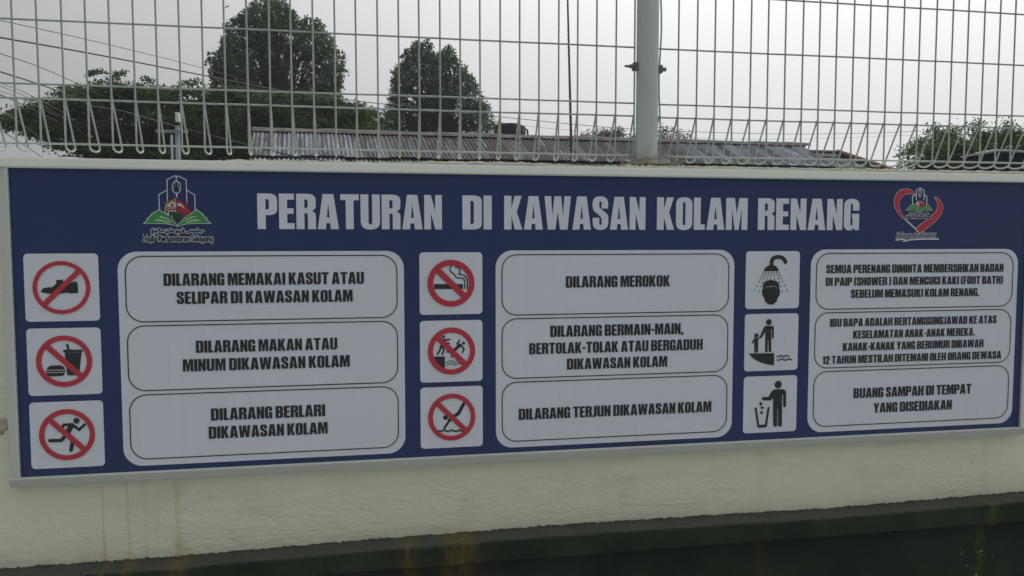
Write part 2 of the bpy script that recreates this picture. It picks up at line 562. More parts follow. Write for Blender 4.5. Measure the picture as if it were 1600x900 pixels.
def ground_mat():
    m, nt, p = new_mat('concrete_apron_and_turf')
    v = mapping(nt)
    t = nt.nodes.new('ShaderNodeTexCoord'); sep = nt.nodes.new('ShaderNodeSeparateXYZ')
    nt.links.new(t.outputs['Object'], sep.inputs[0])
    conc = mixc(nt, noise(nt, v, 2.0, 6), (0.26, 0.26, 0.25), (0.39, 0.39, 0.37))
    grass = mixc(nt, noise(nt, v, 3.0, 6), (0.035, 0.055, 0.022), (0.075, 0.10, 0.045))
    nt.links.new(mixc(nt, mnode(nt, 'GREATER_THAN', sep.outputs['Y'], 0.3), conc, grass), p.inputs['Base Color'])
    p.inputs['Roughness'].default_value = 0.9
    bump(nt, p, noise(nt, v, 40, 5), 0.5, 0.01)
    return m


M['ground'] = ground_mat()


def leaf_mat(name, dark, light, trans=0.25):
    m, nt, p = new_mat(name)
    geo = nt.nodes.new('ShaderNodeNewGeometry')
    v = mapping(nt)
    f = mnode(nt, 'ADD', mnode(nt, 'MULTIPLY', geo.outputs['Random Per Island'], 0.45), mnode(nt, 'MULTIPLY', ramp(nt, noise(nt, v, 0.8, 3), 0.40, 0.62), 0.55))
    col = mixc(nt, f, dark, light)
    nt.links.new(col, p.inputs['Base Color'])
    p.inputs['Roughness'].default_value = 0.6
    p.inputs['Specular IOR Level'].default_value = 0.25
    tr = nt.nodes.new('ShaderNodeBsdfTranslucent')
    nt.links.new(col, tr.inputs['Color'])
    mx = nt.nodes.new('ShaderNodeMixShader'); mx.inputs[0].default_value = trans
    o = nt.nodes['Material Output']
    nt.links.new(p.outputs[0], mx.inputs[1]); nt.links.new(tr.outputs[0], mx.inputs[2]); nt.links.new(mx.outputs[0], o.inputs['Surface'])
    return m


M['leaf_a'] = leaf_mat('glossy_dark_foliage', (0.040, 0.062, 0.040), (0.150, 0.205, 0.105), 0.42)
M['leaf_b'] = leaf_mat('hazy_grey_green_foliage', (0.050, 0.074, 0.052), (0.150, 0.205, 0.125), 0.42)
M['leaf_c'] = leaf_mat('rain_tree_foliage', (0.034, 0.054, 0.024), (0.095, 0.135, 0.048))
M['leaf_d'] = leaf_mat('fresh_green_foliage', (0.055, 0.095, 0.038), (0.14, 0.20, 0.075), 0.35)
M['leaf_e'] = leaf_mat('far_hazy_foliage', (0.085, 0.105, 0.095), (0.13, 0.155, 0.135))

PICTO = {
    'shoe': [('p', [(0.219, 0.444), (0.245, 0.483), (0.306, 0.499), (0.373, 0.502), (0.428, 0.553), (0.425, 0.597), (0.449, 0.609), (0.481, 0.6), (0.51, 0.617), (0.524, 0.583), (0.565, 0.55), (0.622, 0.562), (0.7, 0.582), (0.714, 0.536), (0.717, 0.411), (0.589, 0.406), (0.576, 0.421), (0.484, 0.403), (0.369, 0.398), (0.266, 0.416), (0.223, 0.427)])],
    'food': [('p', [(0.484, 0.663), (0.503, 0.672), (0.745, 0.664), (0.751, 0.632), (0.486, 0.633)]), ('p', [(0.505, 0.629), (0.733, 0.626), (0.689, 0.286), (0.529, 0.289)]), ('p', [(0.522, 0.749), (0.555, 0.756), (0.574, 0.672), (0.546, 0.673)]), ('p', [(0.255, 0.379), (0.265, 0.41), (0.304, 0.441), (0.448, 0.441), (0.489, 0.414), (0.499, 0.378)]), ('p', [(0.239, 0.367), (0.51, 0.365), (0.51, 0.344), (0.24, 0.344)]), ('p', [(0.249, 0.331), (0.502, 0.332), (0.489, 0.305), (0.462, 0.282), (0.293, 0.281), (0.263, 0.299)])],
    'run': [('c', (0.63, 0.696, 0.044)), ('s', [(0.572, 0.644), (0.46, 0.642), (0.396, 0.556)], 0.041), ('s', [(0.572, 0.641), (0.662, 0.561), (0.742, 0.634)], 0.041), ('s', [(0.556, 0.617), (0.486, 0.494)], 0.077), ('s', [(0.48, 0.484), (0.414, 0.411), (0.26, 0.416)], 0.05), ('s', [(0.509, 0.504), (0.572, 0.412), (0.544, 0.261)], 0.054)],
    'smoke': [('p', [(0.228, 0.486), (0.687, 0.481), (0.687, 0.403), (0.227, 0.406)]), ('p', [(0.706, 0.48), (0.728, 0.48), (0.727, 0.404), (0.705, 0.404)]), ('p', [(0.746, 0.48), (0.768, 0.48), (0.767, 0.403), (0.745, 0.404)]), ('s', [(0.717, 0.493), (0.717, 0.529), (0.702, 0.562), (0.67, 0.577), (0.608, 0.578), (0.572, 0.596), (0.554, 0.636), (0.514, 0.662), (0.485, 0.695), (0.48, 0.731), (0.498, 0.767), (0.544, 0.785)], 0.02), ('s', [(0.759, 0.493), (0.757, 0.542), (0.735, 0.591), (0.703, 0.62), (0.664, 0.633), (0.626, 0.639), (0.641, 0.679), (0.634, 0.722), (0.609, 0.75), (0.569, 0.755)], 0.02)],
    'push': [('c', (0.374, 0.728, 0.023)), ('s', [(0.389, 0.673), (0.469, 0.686)], 0.027), ('s', [(0.384, 0.642), (0.46, 0.619)], 0.026), ('s', [(0.384, 0.668), (0.348, 0.576)], 0.061), ('s', [(0.327, 0.577), (0.315, 0.51), (0.275, 0.452)], 0.028), ('s', [(0.358, 0.576), (0.378, 0.509), (0.349, 0.45)], 0.027), ('c', (0.694, 0.618, 0.024)), ('s', [(0.64, 0.59), (0.536, 0.505)], 0.051), ('s', [(0.619, 0.59), (0.591, 0.613), (0.63, 0.664)], 0.027), ('s', [(0.66, 0.579), (0.701, 0.526), (0.677, 0.472)], 0.027), ('s', [(0.536, 0.499), (0.485, 0.49), (0.434, 0.487)], 0.031), ('s', [(0.541, 0.489), (0.521, 0.448), (0.503, 0.408)], 0.031), ('p', [(0.216, 0.417), (0.394, 0.412), (0.392, 0.214), (0.338, 0.243), (0.284, 0.29), (0.244, 0.348)]), ('s', [(0.415, 0.317), (0.437, 0.319), (0.459, 0.332), (0.481, 0.342), (0.502, 0.339), (0.524, 0.325), (0.546, 0.313), (0.568, 0.315), (0.59, 0.328), (0.612, 0.339), (0.634, 0.335), (0.656, 0.321), (0.678, 0.309)], 0.014), ('s', [(0.415, 0.273), (0.436, 0.275), (0.458, 0.288), (0.48, 0.298), (0.502, 0.295), (0.524, 0.281), (0.546, 0.269), (0.568, 0.271), (0.59, 0.284), (0.612, 0.295), (0.634, 0.291), (0.656, 0.277), (0.678, 0.265)], 0.014)],
    'dive': [('c', (0.397, 0.491, 0.038)), ('s', [(0.379, 0.321), (0.457, 0.44)], 0.037), ('s', [(0.46, 0.446), (0.525, 0.498), (0.611, 0.556), (0.689, 0.701)], 0.055), ('s', [(0.28, 0.282), (0.306, 0.27), (0.331, 0.273), (0.357, 0.286), (0.383, 0.287), (0.408, 0.273), (0.434, 0.263), (0.459, 0.27), (0.485, 0.281), (0.511, 0.28), (0.537, 0.265), (0.562, 0.258), (0.588, 0.266), (0.614, 0.277), (0.64, 0.272), (0.665, 0.257)], 0.026)],
    'shower': [('s', [(0.472, 0.731), (0.471, 0.814), (0.497, 0.863), (0.546, 0.886), (0.606, 0.89), (0.666, 0.875), (0.706, 0.845), (0.729, 0.798)], 0.068), ('p', [(0.328, 0.645), (0.341, 0.683), (0.381, 0.726), (0.434, 0.746), (0.51, 0.748), (0.56, 0.729), (0.592, 0.685), (0.607, 0.642)]), ('s', [(0.326, 0.623), (0.323, 0.604)], 0.016), ('s', [(0.369, 0.622), (0.367, 0.604)], 0.016), ('s', [(0.418, 0.622), (0.417, 0.604)], 0.016), ('s', [(0.467, 0.622), (0.467, 0.603)], 0.016), ('s', [(0.514, 0.621), (0.515, 0.603)], 0.016), ('s', [(0.565, 0.624), (0.568, 0.606)], 0.016), ('s', [(0.61, 0.62), (0.614, 0.602)], 0.016), ('s', [(0.308, 0.577), (0.304, 0.559)], 0.015), ('s', [(0.356, 0.577), (0.354, 0.558)], 0.016), ('s', [(0.409, 0.576), (0.408, 0.558)], 0.016), ('s', [(0.464, 0.576), (0.464, 0.557)], 0.016), ('s', [(0.523, 0.575), (0.524, 0.557)], 0.016), ('s', [(0.581, 0.58), (0.585, 0.562)], 0.016), ('s', [(0.631, 0.578), (0.635, 0.56)], 0.016), ('s', [(0.283, 0.532), (0.279, 0.513)], 0.016), ('s', [(0.334, 0.526), (0.331, 0.507)], 0.016), ('s', [(0.397, 0.525), (0.395, 0.507)], 0.015), ('s', [(0.459, 0.515), (0.459, 0.497)], 0.016), ('s', [(0.528, 0.52), (0.53, 0.502)], 0.016), ('s', [(0.596, 0.529), (0.6, 0.51)], 0.016), ('s', [(0.651, 0.532), (0.656, 0.513)], 0.016), ('s', [(0.251, 0.477), (0.246, 0.459)], 0.016), ('s', [(0.31, 0.462), (0.306, 0.444)], 0.016), ('s', [(0.619, 0.464), (0.624, 0.446)], 0.016), ('s', [(0.684, 0.476), (0.69, 0.458)], 0.016), ('s', [(0.214, 0.408), (0.208, 0.39)], 0.016), ('s', [(0.286, 0.394), (0.282, 0.376)], 0.016), ('s', [(0.649, 0.394), (0.653, 0.375)], 0.015), ('s', [(0.723, 0.408), (0.73, 0.389)], 0.016), ('s', [(0.167, 0.328), (0.159, 0.31)], 0.016), ('s', [(0.253, 0.307), (0.248, 0.289)], 0.016), ('s', [(0.676, 0.303), (0.682, 0.285)], 0.016), ('s', [(0.764, 0.324), (0.772, 0.306)], 0.017), ('p', [(0.319, 0.394), (0.328, 0.445), (0.373, 0.481), (0.466, 0.497), (0.559, 0.479), (0.612, 0.442), (0.621, 0.391), (0.622, 0.335), (0.643, 0.313), (0.631, 0.225), (0.598, 0.188), (0.583, 0.124), (0.524, 0.079), (0.475, 0.067), (0.415, 0.081), (0.365, 0.127), (0.347, 0.192), (0.313, 0.229), (0.301, 0.317), (0.321, 0.339)])],
    'shower_line': [('s', [(0.37, 0.348), (0.389, 0.38), (0.468, 0.389), (0.553, 0.384), (0.574, 0.345)], 0.005), ('s', [(0.442, 0.385), (0.478, 0.383)], 0.01)],
    'parent': [('c', (0.442, 0.843, 0.053)), ('p', [(0.374, 0.778), (0.523, 0.778), (0.539, 0.745), (0.539, 0.563), (0.518, 0.56), (0.505, 0.568), (0.502, 0.712), (0.49, 0.716), (0.499, 0.325), (0.449, 0.325), (0.438, 0.538), (0.43, 0.538), (0.431, 0.323), (0.383, 0.324), (0.38, 0.678), (0.311, 0.572), (0.263, 0.564), (0.255, 0.581), (0.282, 0.603), (0.35, 0.752)]), ('c', (0.215, 0.617, 0.039)), ('p', [(0.176, 0.572), (0.251, 0.572), (0.263, 0.564), (0.259, 0.551), (0.25, 0.524), (0.256, 0.324), (0.223, 0.323), (0.216, 0.442), (0.213, 0.323), (0.183, 0.322), (0.177, 0.526), (0.146, 0.471), (0.129, 0.475), (0.138, 0.508)]), ('p', [(0.082, 0.31), (0.553, 0.303), (0.558, 0.093), (0.448, 0.107), (0.328, 0.139), (0.207, 0.194), (0.127, 0.256)]), ('s', [(0.609, 0.242), (0.629, 0.236), (0.649, 0.245), (0.668, 0.258), (0.688, 0.259), (0.709, 0.246), (0.729, 0.234), (0.749, 0.237), (0.769, 0.25), (0.789, 0.258), (0.809, 0.25), (0.83, 0.235)], 0.022), ('s', [(0.61, 0.183), (0.635, 0.176), (0.66, 0.185), (0.685, 0.198), (0.71, 0.199), (0.736, 0.185), (0.761, 0.173), (0.786, 0.176), (0.811, 0.189), (0.836, 0.197), (0.862, 0.189), (0.888, 0.174)], 0.022)],
    'litter': [('c', (0.642, 0.832, 0.068)), ('p', [(0.561, 0.75), (0.738, 0.75), (0.779, 0.727), (0.794, 0.686), (0.798, 0.441), (0.772, 0.427), (0.745, 0.443), (0.736, 0.65), (0.72, 0.66), (0.728, 0.113), (0.709, 0.091), (0.672, 0.093), (0.652, 0.116), (0.643, 0.41), (0.633, 0.41), (0.638, 0.113), (0.616, 0.092), (0.582, 0.097), (0.563, 0.12), (0.55, 0.605), (0.505, 0.56), (0.361, 0.565), (0.335, 0.596), (0.356, 0.625), (0.464, 0.621), (0.518, 0.714)]), ('s', [(0.229, 0.43), (0.285, 0.116)], 0.039), ('s', [(0.47, 0.43), (0.425, 0.115)], 0.04), ('p', [(0.27, 0.141), (0.438, 0.139), (0.431, 0.089), (0.275, 0.09)]), ('p', [(0.283, 0.505), (0.316, 0.543), (0.358, 0.509), (0.325, 0.471)]), ('p', [(0.316, 0.438), (0.345, 0.472), (0.384, 0.443), (0.355, 0.408)]), ('p', [(0.317, 0.378), (0.361, 0.378), (0.362, 0.331), (0.318, 0.331)])],
}
RINGS = {'S11': (0.498, 0.492, 0.387, 0.059), 'S12': (0.496, 0.5, 0.379, 0.073), 'S13': (0.499, 0.494, 0.38, 0.072), 'S21': (0.498, 0.495, 0.374, 0.091), 'S22': (0.5, 0.497, 0.378, 0.083), 'S23': (0.499, 0.496, 0.38, 0.074)}
EMBLEM = {
    '1white': [('s', [(1.978, 0.724), (1.981, 1.036), (2.086, 1.094), (2.108, 1.086), (2.109, 1.008)], 0.012), ('s', [(2.116, 1.06), (2.118, 1.086), (2.136, 1.092), (2.248, 1.035), (2.25, 0.686)], 0.012), ('s', [(1.865, 0.581), (1.861, 0.811), (1.967, 0.878)], 0.011), ('s', [(2.26, 0.878), (2.362, 0.816), (2.365, 0.576)], 0.012), ('s', [(2.168, 0.925), (2.165, 0.902), (2.159, 0.88), (2.149, 0.861), (2.137, 0.846), (2.122, 0.837), (2.107, 0.834), (2.092, 0.837), (2.078, 0.846), (2.067, 0.86), (2.058, 0.879), (2.053, 0.901), (2.051, 0.924), (2.054, 0.948), (2.06, 0.97), (2.07, 0.989), (2.082, 1.003), (2.097, 1.012), (2.112, 1.016), (2.127, 1.013), (2.141, 1.004), (2.153, 0.99), (2.161, 0.971), (2.167, 0.949), (2.168, 0.925)], 0.011), ('s', [(2.109, 0.832), (2.11, 0.778)], 0.019), ('s', [(2.087, 1.001), (2.091, 0.954), (2.071, 0.895)], 0.005), ('s', [(2.135, 1.001), (2.127, 0.954), (2.151, 0.896)], 0.006)],
    '1dark': [('p', [(2.072, 0.876), (2.07, 0.895), (2.09, 0.927), (2.085, 0.957), (2.097, 0.969), (2.106, 0.994), (2.115, 0.969), (2.127, 0.957), (2.124, 0.928), (2.148, 0.896), (2.142, 0.874)])],
    '1green': [('p', [(1.648, 0.392), (1.719, 0.46), (1.703, 0.466), (1.763, 0.513), (1.753, 0.52), (1.861, 0.588), (1.911, 0.544), (2.031, 0.457), (2.111, 0.354), (1.973, 0.389), (1.821, 0.397)]), ('p', [(2.569, 0.395), (2.5, 0.463), (2.517, 0.469), (2.458, 0.516), (2.469, 0.524), (2.381, 0.591), (2.326, 0.547), (2.198, 0.457), (2.111, 0.354), (2.252, 0.39), (2.407, 0.399)])],
    '1edge': [('s', [(1.648, 0.392), (1.719, 0.46), (1.703, 0.466), (1.763, 0.513), (1.753, 0.52), (1.861, 0.588), (1.911, 0.544), (2.031, 0.457), (2.111, 0.354), (1.973, 0.389), (1.821, 0.397), (1.648, 0.392)], 0.01), ('s', [(2.569, 0.395), (2.5, 0.463), (2.517, 0.469), (2.458, 0.516), (2.469, 0.524), (2.381, 0.591), (2.326, 0.547), (2.198, 0.457), (2.111, 0.354), (2.252, 0.39), (2.407, 0.399), (2.569, 0.395)], 0.01)],
    '1page': [('p', [(1.783, 0.431), (1.836, 0.456), (1.96, 0.427), (2.029, 0.389), (1.891, 0.415)]), ('p', [(1.844, 0.488), (1.893, 0.5), (1.989, 0.456), (2.068, 0.39), (1.961, 0.449)]), ('p', [(2.433, 0.433), (2.38, 0.458), (2.267, 0.428), (2.196, 0.389), (2.323, 0.416)]), ('p', [(2.381, 0.491), (2.332, 0.502), (2.24, 0.458), (2.154, 0.391), (2.261, 0.45)])],
    '1roof': [('p', [(1.934, 0.677), (1.954, 0.703), (2.104, 0.773), (2.106, 0.59), (1.923, 0.6), (1.941, 0.633), (2.102, 0.634), (2.103, 0.69), (2.044, 0.716), (1.997, 0.674)])],
    '1wall': [('p', [(1.953, 0.674), (1.997, 0.674), (2.044, 0.713), (2.103, 0.687), (2.102, 0.634), (1.952, 0.636)]), ('p', [(1.931, 0.591), (2.103, 0.584), (2.1, 0.457), (2.031, 0.479), (1.93, 0.533)])],
    '1black': [('p', [(2.032, 0.68), (2.064, 0.681), (2.063, 0.645), (2.031, 0.645)]), ('p', [(1.953, 0.58), (1.984, 0.58), (1.983, 0.545), (1.952, 0.545)]), ('p', [(2.003, 0.574), (2.028, 0.574), (2.026, 0.486), (2.001, 0.486)]), ('p', [(1.967, 0.665), (1.986, 0.665), (1.986, 0.648), (1.966, 0.647)]), ('s', [(1.925, 0.674), (2.103, 0.772), (2.259, 0.672)], 0.007), ('s', [(1.92, 0.597), (2.104, 0.59)], 0.007), ('s', [(2.111, 0.772), (2.103, 0.457)], 0.006), ('s', [(1.932, 0.597), (1.93, 0.53), (2.031, 0.474)], 0.005)],
    '1red': [('p', [(2.115, 0.757), (2.149, 0.734), (2.204, 0.693), (2.22, 0.679), (2.224, 0.696), (2.257, 0.691), (2.259, 0.658), (2.247, 0.642), (2.313, 0.561), (2.255, 0.517), (2.198, 0.479), (2.111, 0.545)])],
    '1swoosh': [('p', [(2.12, 0.693), (2.176, 0.681), (2.224, 0.602), (2.175, 0.64), (2.119, 0.657)])],
    '1bush': [('c', (2.063, 0.533, 0.036)), ('c', (2.116, 0.516, 0.033)), ('c', (2.165, 0.516, 0.036)), ('c', (2.084, 0.479, 0.039)), ('c', (2.136, 0.475, 0.036))],
    '2red': [('p', [(14.4, 0.93), (14.371, 0.987), (14.296, 1.026), (14.207, 1.035), (14.119, 1.015), (14.048, 0.955), (14.009, 0.876), (14.002, 0.785), (14.035, 0.68), (14.104, 0.589), (14.226, 0.491), (14.24, 0.5), (14.182, 0.563), (14.124, 0.648), (14.095, 0.759), (14.113, 0.851), (14.169, 0.92), (14.254, 0.954), (14.328, 0.955)]), ('p', [(14.809, 0.886), (14.867, 0.791), (14.868, 0.699), (14.817, 0.619), (14.7, 0.526), (14.442, 0.338), (14.531, 0.258), (14.691, 0.367), (14.837, 0.474), (14.935, 0.58), (14.974, 0.7), (14.945, 0.792), (14.886, 0.858), (14.829, 0.893)])],
    '2white': [('s', [(14.4, 0.93), (14.371, 0.987), (14.296, 1.026), (14.207, 1.035), (14.119, 1.015), (14.048, 0.955), (14.009, 0.876), (14.002, 0.785), (14.035, 0.68), (14.104, 0.589), (14.226, 0.491), (14.24, 0.5), (14.182, 0.563), (14.124, 0.648), (14.095, 0.759), (14.113, 0.851), (14.169, 0.92), (14.254, 0.954), (14.328, 0.955), (14.4, 0.93)], 0.013), ('s', [(14.809, 0.886), (14.867, 0.791), (14.868, 0.699), (14.817, 0.619), (14.7, 0.526), (14.442, 0.338), (14.531, 0.258), (14.691, 0.367), (14.837, 0.474), (14.935, 0.58), (14.974, 0.7), (14.945, 0.792), (14.886, 0.858), (14.829, 0.893), (14.809, 0.886)], 0.014), ('s', [(14.233, 0.491), (14.531, 0.258)], 0.013), ('s', [(14.24, 0.498), (14.442, 0.338)], 0.01), ('s', [(14.437, 0.847), (14.429, 1.011), (14.505, 1.054), (14.587, 1.013), (14.586, 0.842)], 0.013), ('s', [(14.364, 0.768), (14.356, 0.898), (14.426, 0.938)], 0.013), ('s', [(14.592, 0.939), (14.644, 0.902), (14.646, 0.766)], 0.014), ('s', [(14.505, 1.049), (14.506, 1.012)], 0.01), ('s', [(14.532, 0.966), (14.53, 0.949), (14.525, 0.934), (14.517, 0.924), (14.507, 0.92), (14.496, 0.924), (14.487, 0.933), (14.481, 0.948), (14.478, 0.966), (14.48, 0.984), (14.485, 0.998), (14.493, 1.009), (14.503, 1.012), (14.514, 1.009), (14.523, 0.999), (14.529, 0.984), (14.532, 0.966)], 0.01), ('c', (14.505, 0.9, 0.013))],
    '2green': [('p', [(14.242, 0.662), (14.335, 0.754), (14.409, 0.759), (14.5, 0.69), (14.602, 0.756), (14.677, 0.757), (14.758, 0.665), (14.62, 0.668), (14.502, 0.641), (14.382, 0.667)])],
    '2edge': [('s', [(14.242, 0.662), (14.335, 0.754), (14.409, 0.759), (14.5, 0.69), (14.602, 0.756), (14.677, 0.757), (14.758, 0.665), (14.62, 0.668), (14.502, 0.641), (14.382, 0.667), (14.242, 0.662)], 0.01)],
    '2page': [('s', [(14.308, 0.682), (14.38, 0.719), (14.486, 0.667)], 0.009), ('s', [(14.694, 0.685), (14.611, 0.721), (14.519, 0.668)], 0.009)],
    '2house': [('p', [(14.401, 0.768), (14.436, 0.821), (14.495, 0.835), (14.507, 0.71), (14.439, 0.736)])],
    '2house2': [('p', [(14.505, 0.835), (14.585, 0.816), (14.624, 0.757), (14.559, 0.723), (14.51, 0.707)])],
    '2wall': [('p', [(14.422, 0.795), (14.481, 0.808), (14.491, 0.749), (14.438, 0.755)])],
    '2swoosh': [('p', [(14.507, 0.826), (14.537, 0.818), (14.572, 0.776), (14.526, 0.799)])],
}

# ------------------------------------------------------------------ the ground
g = MB()
g.add([(-500, -400, 0), (600, -400, 0), (600, 900, 0), (-500, 900, 0)], [(0, 1, 2, 3)])
tag(g.build('ground', M['ground']), kind='structure')

# ------------------------------------------------------------------ boundary wall
YF = 0.156          # front face of the plaster, units
YB = 1.20           # back of the wall
YL = -0.281         # outer edge of the ledge
wall = empty('boundary_wall', W(8, 0.6, 0) * 1, 'low cream plastered wall with a dark green ledge along its foot, carrying the sign and the mesh fence', 'wall')
wall.location.z = 0
XS = np.concatenate([np.linspace(-30, -1.2, 60), np.linspace(-1, 18.5, 1900), np.linspace(18.7, 50, 60)])
JAG = {round(float(x), 4): (random.gauss(0, 0.007), random.gauss(0, 0.004)) for x in XS}


def lerp_tab(tab):
    xs = [a for a, b in tab]; ys = [b for a, b in tab]
    return lambda x: float(np.interp(x, xs, ys))


ledge_z = lerp_tab([(-30, -4.76), (2.0, -4.742), (4.7, -4.69), (8.3, -4.66), (11, -4.675), (13.0, -4.695), (17, -4.633), (50, -4.6)])
top_z = lerp_tab([(-30, 1.20), (-1, 1.27), (2.5, 1.318), (3.4, 1.352), (5, 1.35), (6, 1.372), (7.2, 1.380), (8.5, 1.352), (10, 1.365), (12, 1.372), (14, 1.372), (17, 1.378), (50, 1.38)])


def vnoise(x, f, seed):
    a = math.sin(x * f + seed) + 0.6 * math.sin(x * f * 2.3 + seed * 1.7) + 0.4 * math.sin(x * f * 5.1 + seed * 2.9) + 0.3 * math.sin(x * f * 11.7 + seed * 0.7)
    return a / 2.3


def sweep(prof_fn, xs, name, mat, parent, smooth=False):
    mb = MB(); n = None
    for i, x in enumerate(xs):
        pr = prof_fn(x); n = len(pr)
        for (y, z) in pr: mb.v.append(tuple(W(x, y, z)))
    for i in range(len(xs) - 1):
        for k in range(n):
            a = i * n + k; b = i * n + (k + 1) % n
            mb.f.append((a, b, b + n, a + n))
    mb.f.append(tuple(range(n))[::-1]); e = (len(xs) - 1) * n
    mb.f.append(tuple(e + k for k in range(n)))
    return mb.build(name, mat, parent, smooth)


def wall_prof(x):
    zt = top_z(x) + 0.010 * vnoise(x, 7, 1.0); zb = -5.3
    bul = 0.006 * vnoise(x, 2.2, 3)
    return [(YB, zb), (YF, zb), (YF, ledge_z(x) + 0.3), (YF + bul, -3.0), (YF + bul * 0.5, zt - 0.10), (YF - 0.012 + 0.008 * vnoise(x, 19, 4), zt - 0.045),
            (YF - 0.005 + 0.012 * vnoise(x, 13, 5), zt - 0.005), (YF + 0.05, zt + 0.006 + 0.006 * vnoise(x, 23, 6)), (YB - 0.05, zt), (YB, zt - 0.05)][::-1]


sweep(wall_prof, XS, 'plaster_face', M['wall'], wall)


def mortar_prof(x):
    zt = top_z(x); a = 0.5 + 0.5 * vnoise(x, 1.7, 9)
    h = (0.012 + 0.016 * a + 0.011 * vnoise(x, 17, 2)) * (1 if x > 2.6 else 0.25)
    h = max(h, 0.003)
    return [(YF + 0.22, zt - 0.01), (YF + 0.001, zt - 0.03), (YF - 0.035 - 0.010 * vnoise(x, 9, 8), zt - 0.030 + 0.012 * vnoise(x, 14, 3)), (YF - 0.03, zt + h * 0.6), (YF + 0.03, zt + h), (YF + 0.15, zt + h * 0.7)][::-1]


sweep(mortar_prof, np.linspace(-3, 19.5, 900), 'mortar_edge', M['mortar'], wall)


def ledge_prof(x):
    zl = ledge_z(x); a = vnoise(x, 3.1, 5); b = vnoise(x, 9, 1); j, j2 = JAG[round(float(x), 4)]
    return [(YB + 0.01, -5.3), (YF + 0.2, zl - 0.02), (YF - 0.004, zl + 0.016 + 0.012 * b + 0.009 * vnoise(x, 41, 2) + j), (YF - 0.06, zl + 0.004 + 0.006 * a), (YL + 0.06, zl - 0.002 + 0.005 * b),
            (YL + 0.012 + 0.008 * b + j2, zl - 0.010 + 0.006 * a + j2), (YL + 0.004 * a, zl - 0.04), (YL + 0.010 + 0.004 * b, -5.01 + 0.010 * a), (YL + 0.04, -5.035 + 0.008 * a), (-0.02, -5.04), (0.0, -5.10)][::-1]


sweep(ledge_prof, XS, 'ledge', M['plinth'], wall)
lw = MB(); a = W(-30, 0.01, -9.8574); b = W(50, 1.22, -5.08)
lw.box((a.x, a.y, 0), (b.x, b.y, b.z))
lw.build('lower_wall', M['plinth'], wall)
# a knocked-out patch of plaster beside the sign
ch = MB(); c0 = at(3, 664, YF * S); ring = []
for k in range(18):
    an = 2 * PI * k / 18; r = 0.019 * (1 + 0.25 * math.sin(3 * an + 1) + 0.15 * math.sin(7 * an))
    ring.append((c0.x + r * 0.75 * math.cos(an), YF * S - 0.0008, c0.z + r * math.sin(an)))
inner = [(c0.x + (q[0] - c0.x) * 0.75, YF * S - 0.0035, c0.z + (q[2] - c0.z) * 0.75) for q in ring]
ch.add(ring + inner + [(c0.x, YF * S - 0.002, c0.z)], [(k, (k + 1) % 18, 18 + (k + 1) % 18, 18 + k) for k in range(18)] + [(18 + k, 18 + (k + 1) % 18, 36) for k in range(18)])
ch.build('chipped_patch', M['chip'], wall)

# ------------------------------------------------------------------ flat print
LAY = 0.0004


def tess(mb, outer, holes, y):
    loops = [[Vector((p[0], p[1], 0)) for p in outer]] + [[Vector((p[0], p[1], 0)) for p in h] for h in holes]
    allp = [q for l in loops for q in l]
    tris = tessellate_polygon(loops)
    base = len(mb.v)
    mb.v += [(q.x * S, y, q.y * S + Z0) for q in allp]
    for t in tris:
        a, b, c = (allp[i] for i in t)
        cr = (b.x - a.x) * (c.y - a.y) - (b.y - a.y) * (c.x - a.x)
        if abs(cr) < 1e-12: continue
        t = tuple(t) if cr > 0 else tuple(t)[::-1]        # front faces the viewer (-y)
        mb.f.append(tuple(base + i for i in t))


def flat(name, shapes, lay, mat, parent, label=None):
    mb = MB()
    for i, (o, h) in enumerate(shapes):
        tess(mb, o, h, -LAY * lay - 0.00002 * (i % 12))
    o = mb.build(name, mat, parent)
    if label: o['label'] = label
    return o


def rrect(x0, y0, x1, y1, r, n=8):
    o = []
    for cx, cy, a in ((x1 - r, y1 - r, 0), (x0 + r, y1 - r, 90), (x0 + r, y0 + r, 180), (x1 - r, y0 + r, 270)):
        for k in range(n + 1):
            t = math.radians(a + 90 * k / n)
            o.append((cx + r * math.cos(t), cy + r * math.sin(t)))
    return o


def circ(cx, cy, r, n=40, ry=None):
    ry = ry or r
    return [(cx + r * math.cos(2 * PI * k / n), cy + ry * math.sin(2 * PI * k / n)) for k in range(n)]


def ribbon(pts, w):
    """outline of a stroke with mitred bends and round ends"""
    closed = len(pts) > 3 and abs(pts[0][0] - pts[-1][0]) + abs(pts[0][1] - pts[-1][1]) < 1e-6
    P = [Vector(p) for p in pts]
    n = len(P); h = w / 2
    L, R_ = [], []
    for i in range(n):
        if closed:
            a = P[i - 1] if i > 0 else P[-2]; b = P[i + 1] if i < n - 1 else P[1]
        else:
            a = P[i - 1] if i > 0 else None; b = P[i + 1] if i < n - 1 else None
        d1 = (P[i] - a).normalized() if a is not None else (b - P[i]).normalized()
        d2 = (b - P[i]).normalized() if b is not None else d1
        n1 = Vector((-d1.y, d1.x)); n2 = Vector((-d2.y, d2.x))
        m = n1 + n2
        m = n1 if m.length < 0.3 else m.normalized()
        k = h / max(m.dot(n1), 0.45)
        L.append(P[i] + m * k); R_.append(P[i] - m * k)
    if closed:
        return [([tuple(q) for q in L[:-1]], [[tuple(q) for q in R_[:-1]]])] if _area(L) > _area(R_) else [([tuple(q) for q in R_[:-1]], [[tuple(q) for q in L[:-1]]])]

    def cap(c, d):
        s = math.atan2(d.y, d.x)
        return [(c.x + h * math.cos(s + math.radians(q)), c.y + h * math.sin(s + math.radians(q))) for q in (60, 30, 0, -30, -60)]
    o = [tuple(q) for q in L] + cap(P[-1], (P[-1] - P[-2]).normalized()) + [tuple(q) for q in reversed(R_)] + cap(P[0], (P[0] - P[1]).normalized())
    return [(o, [])]


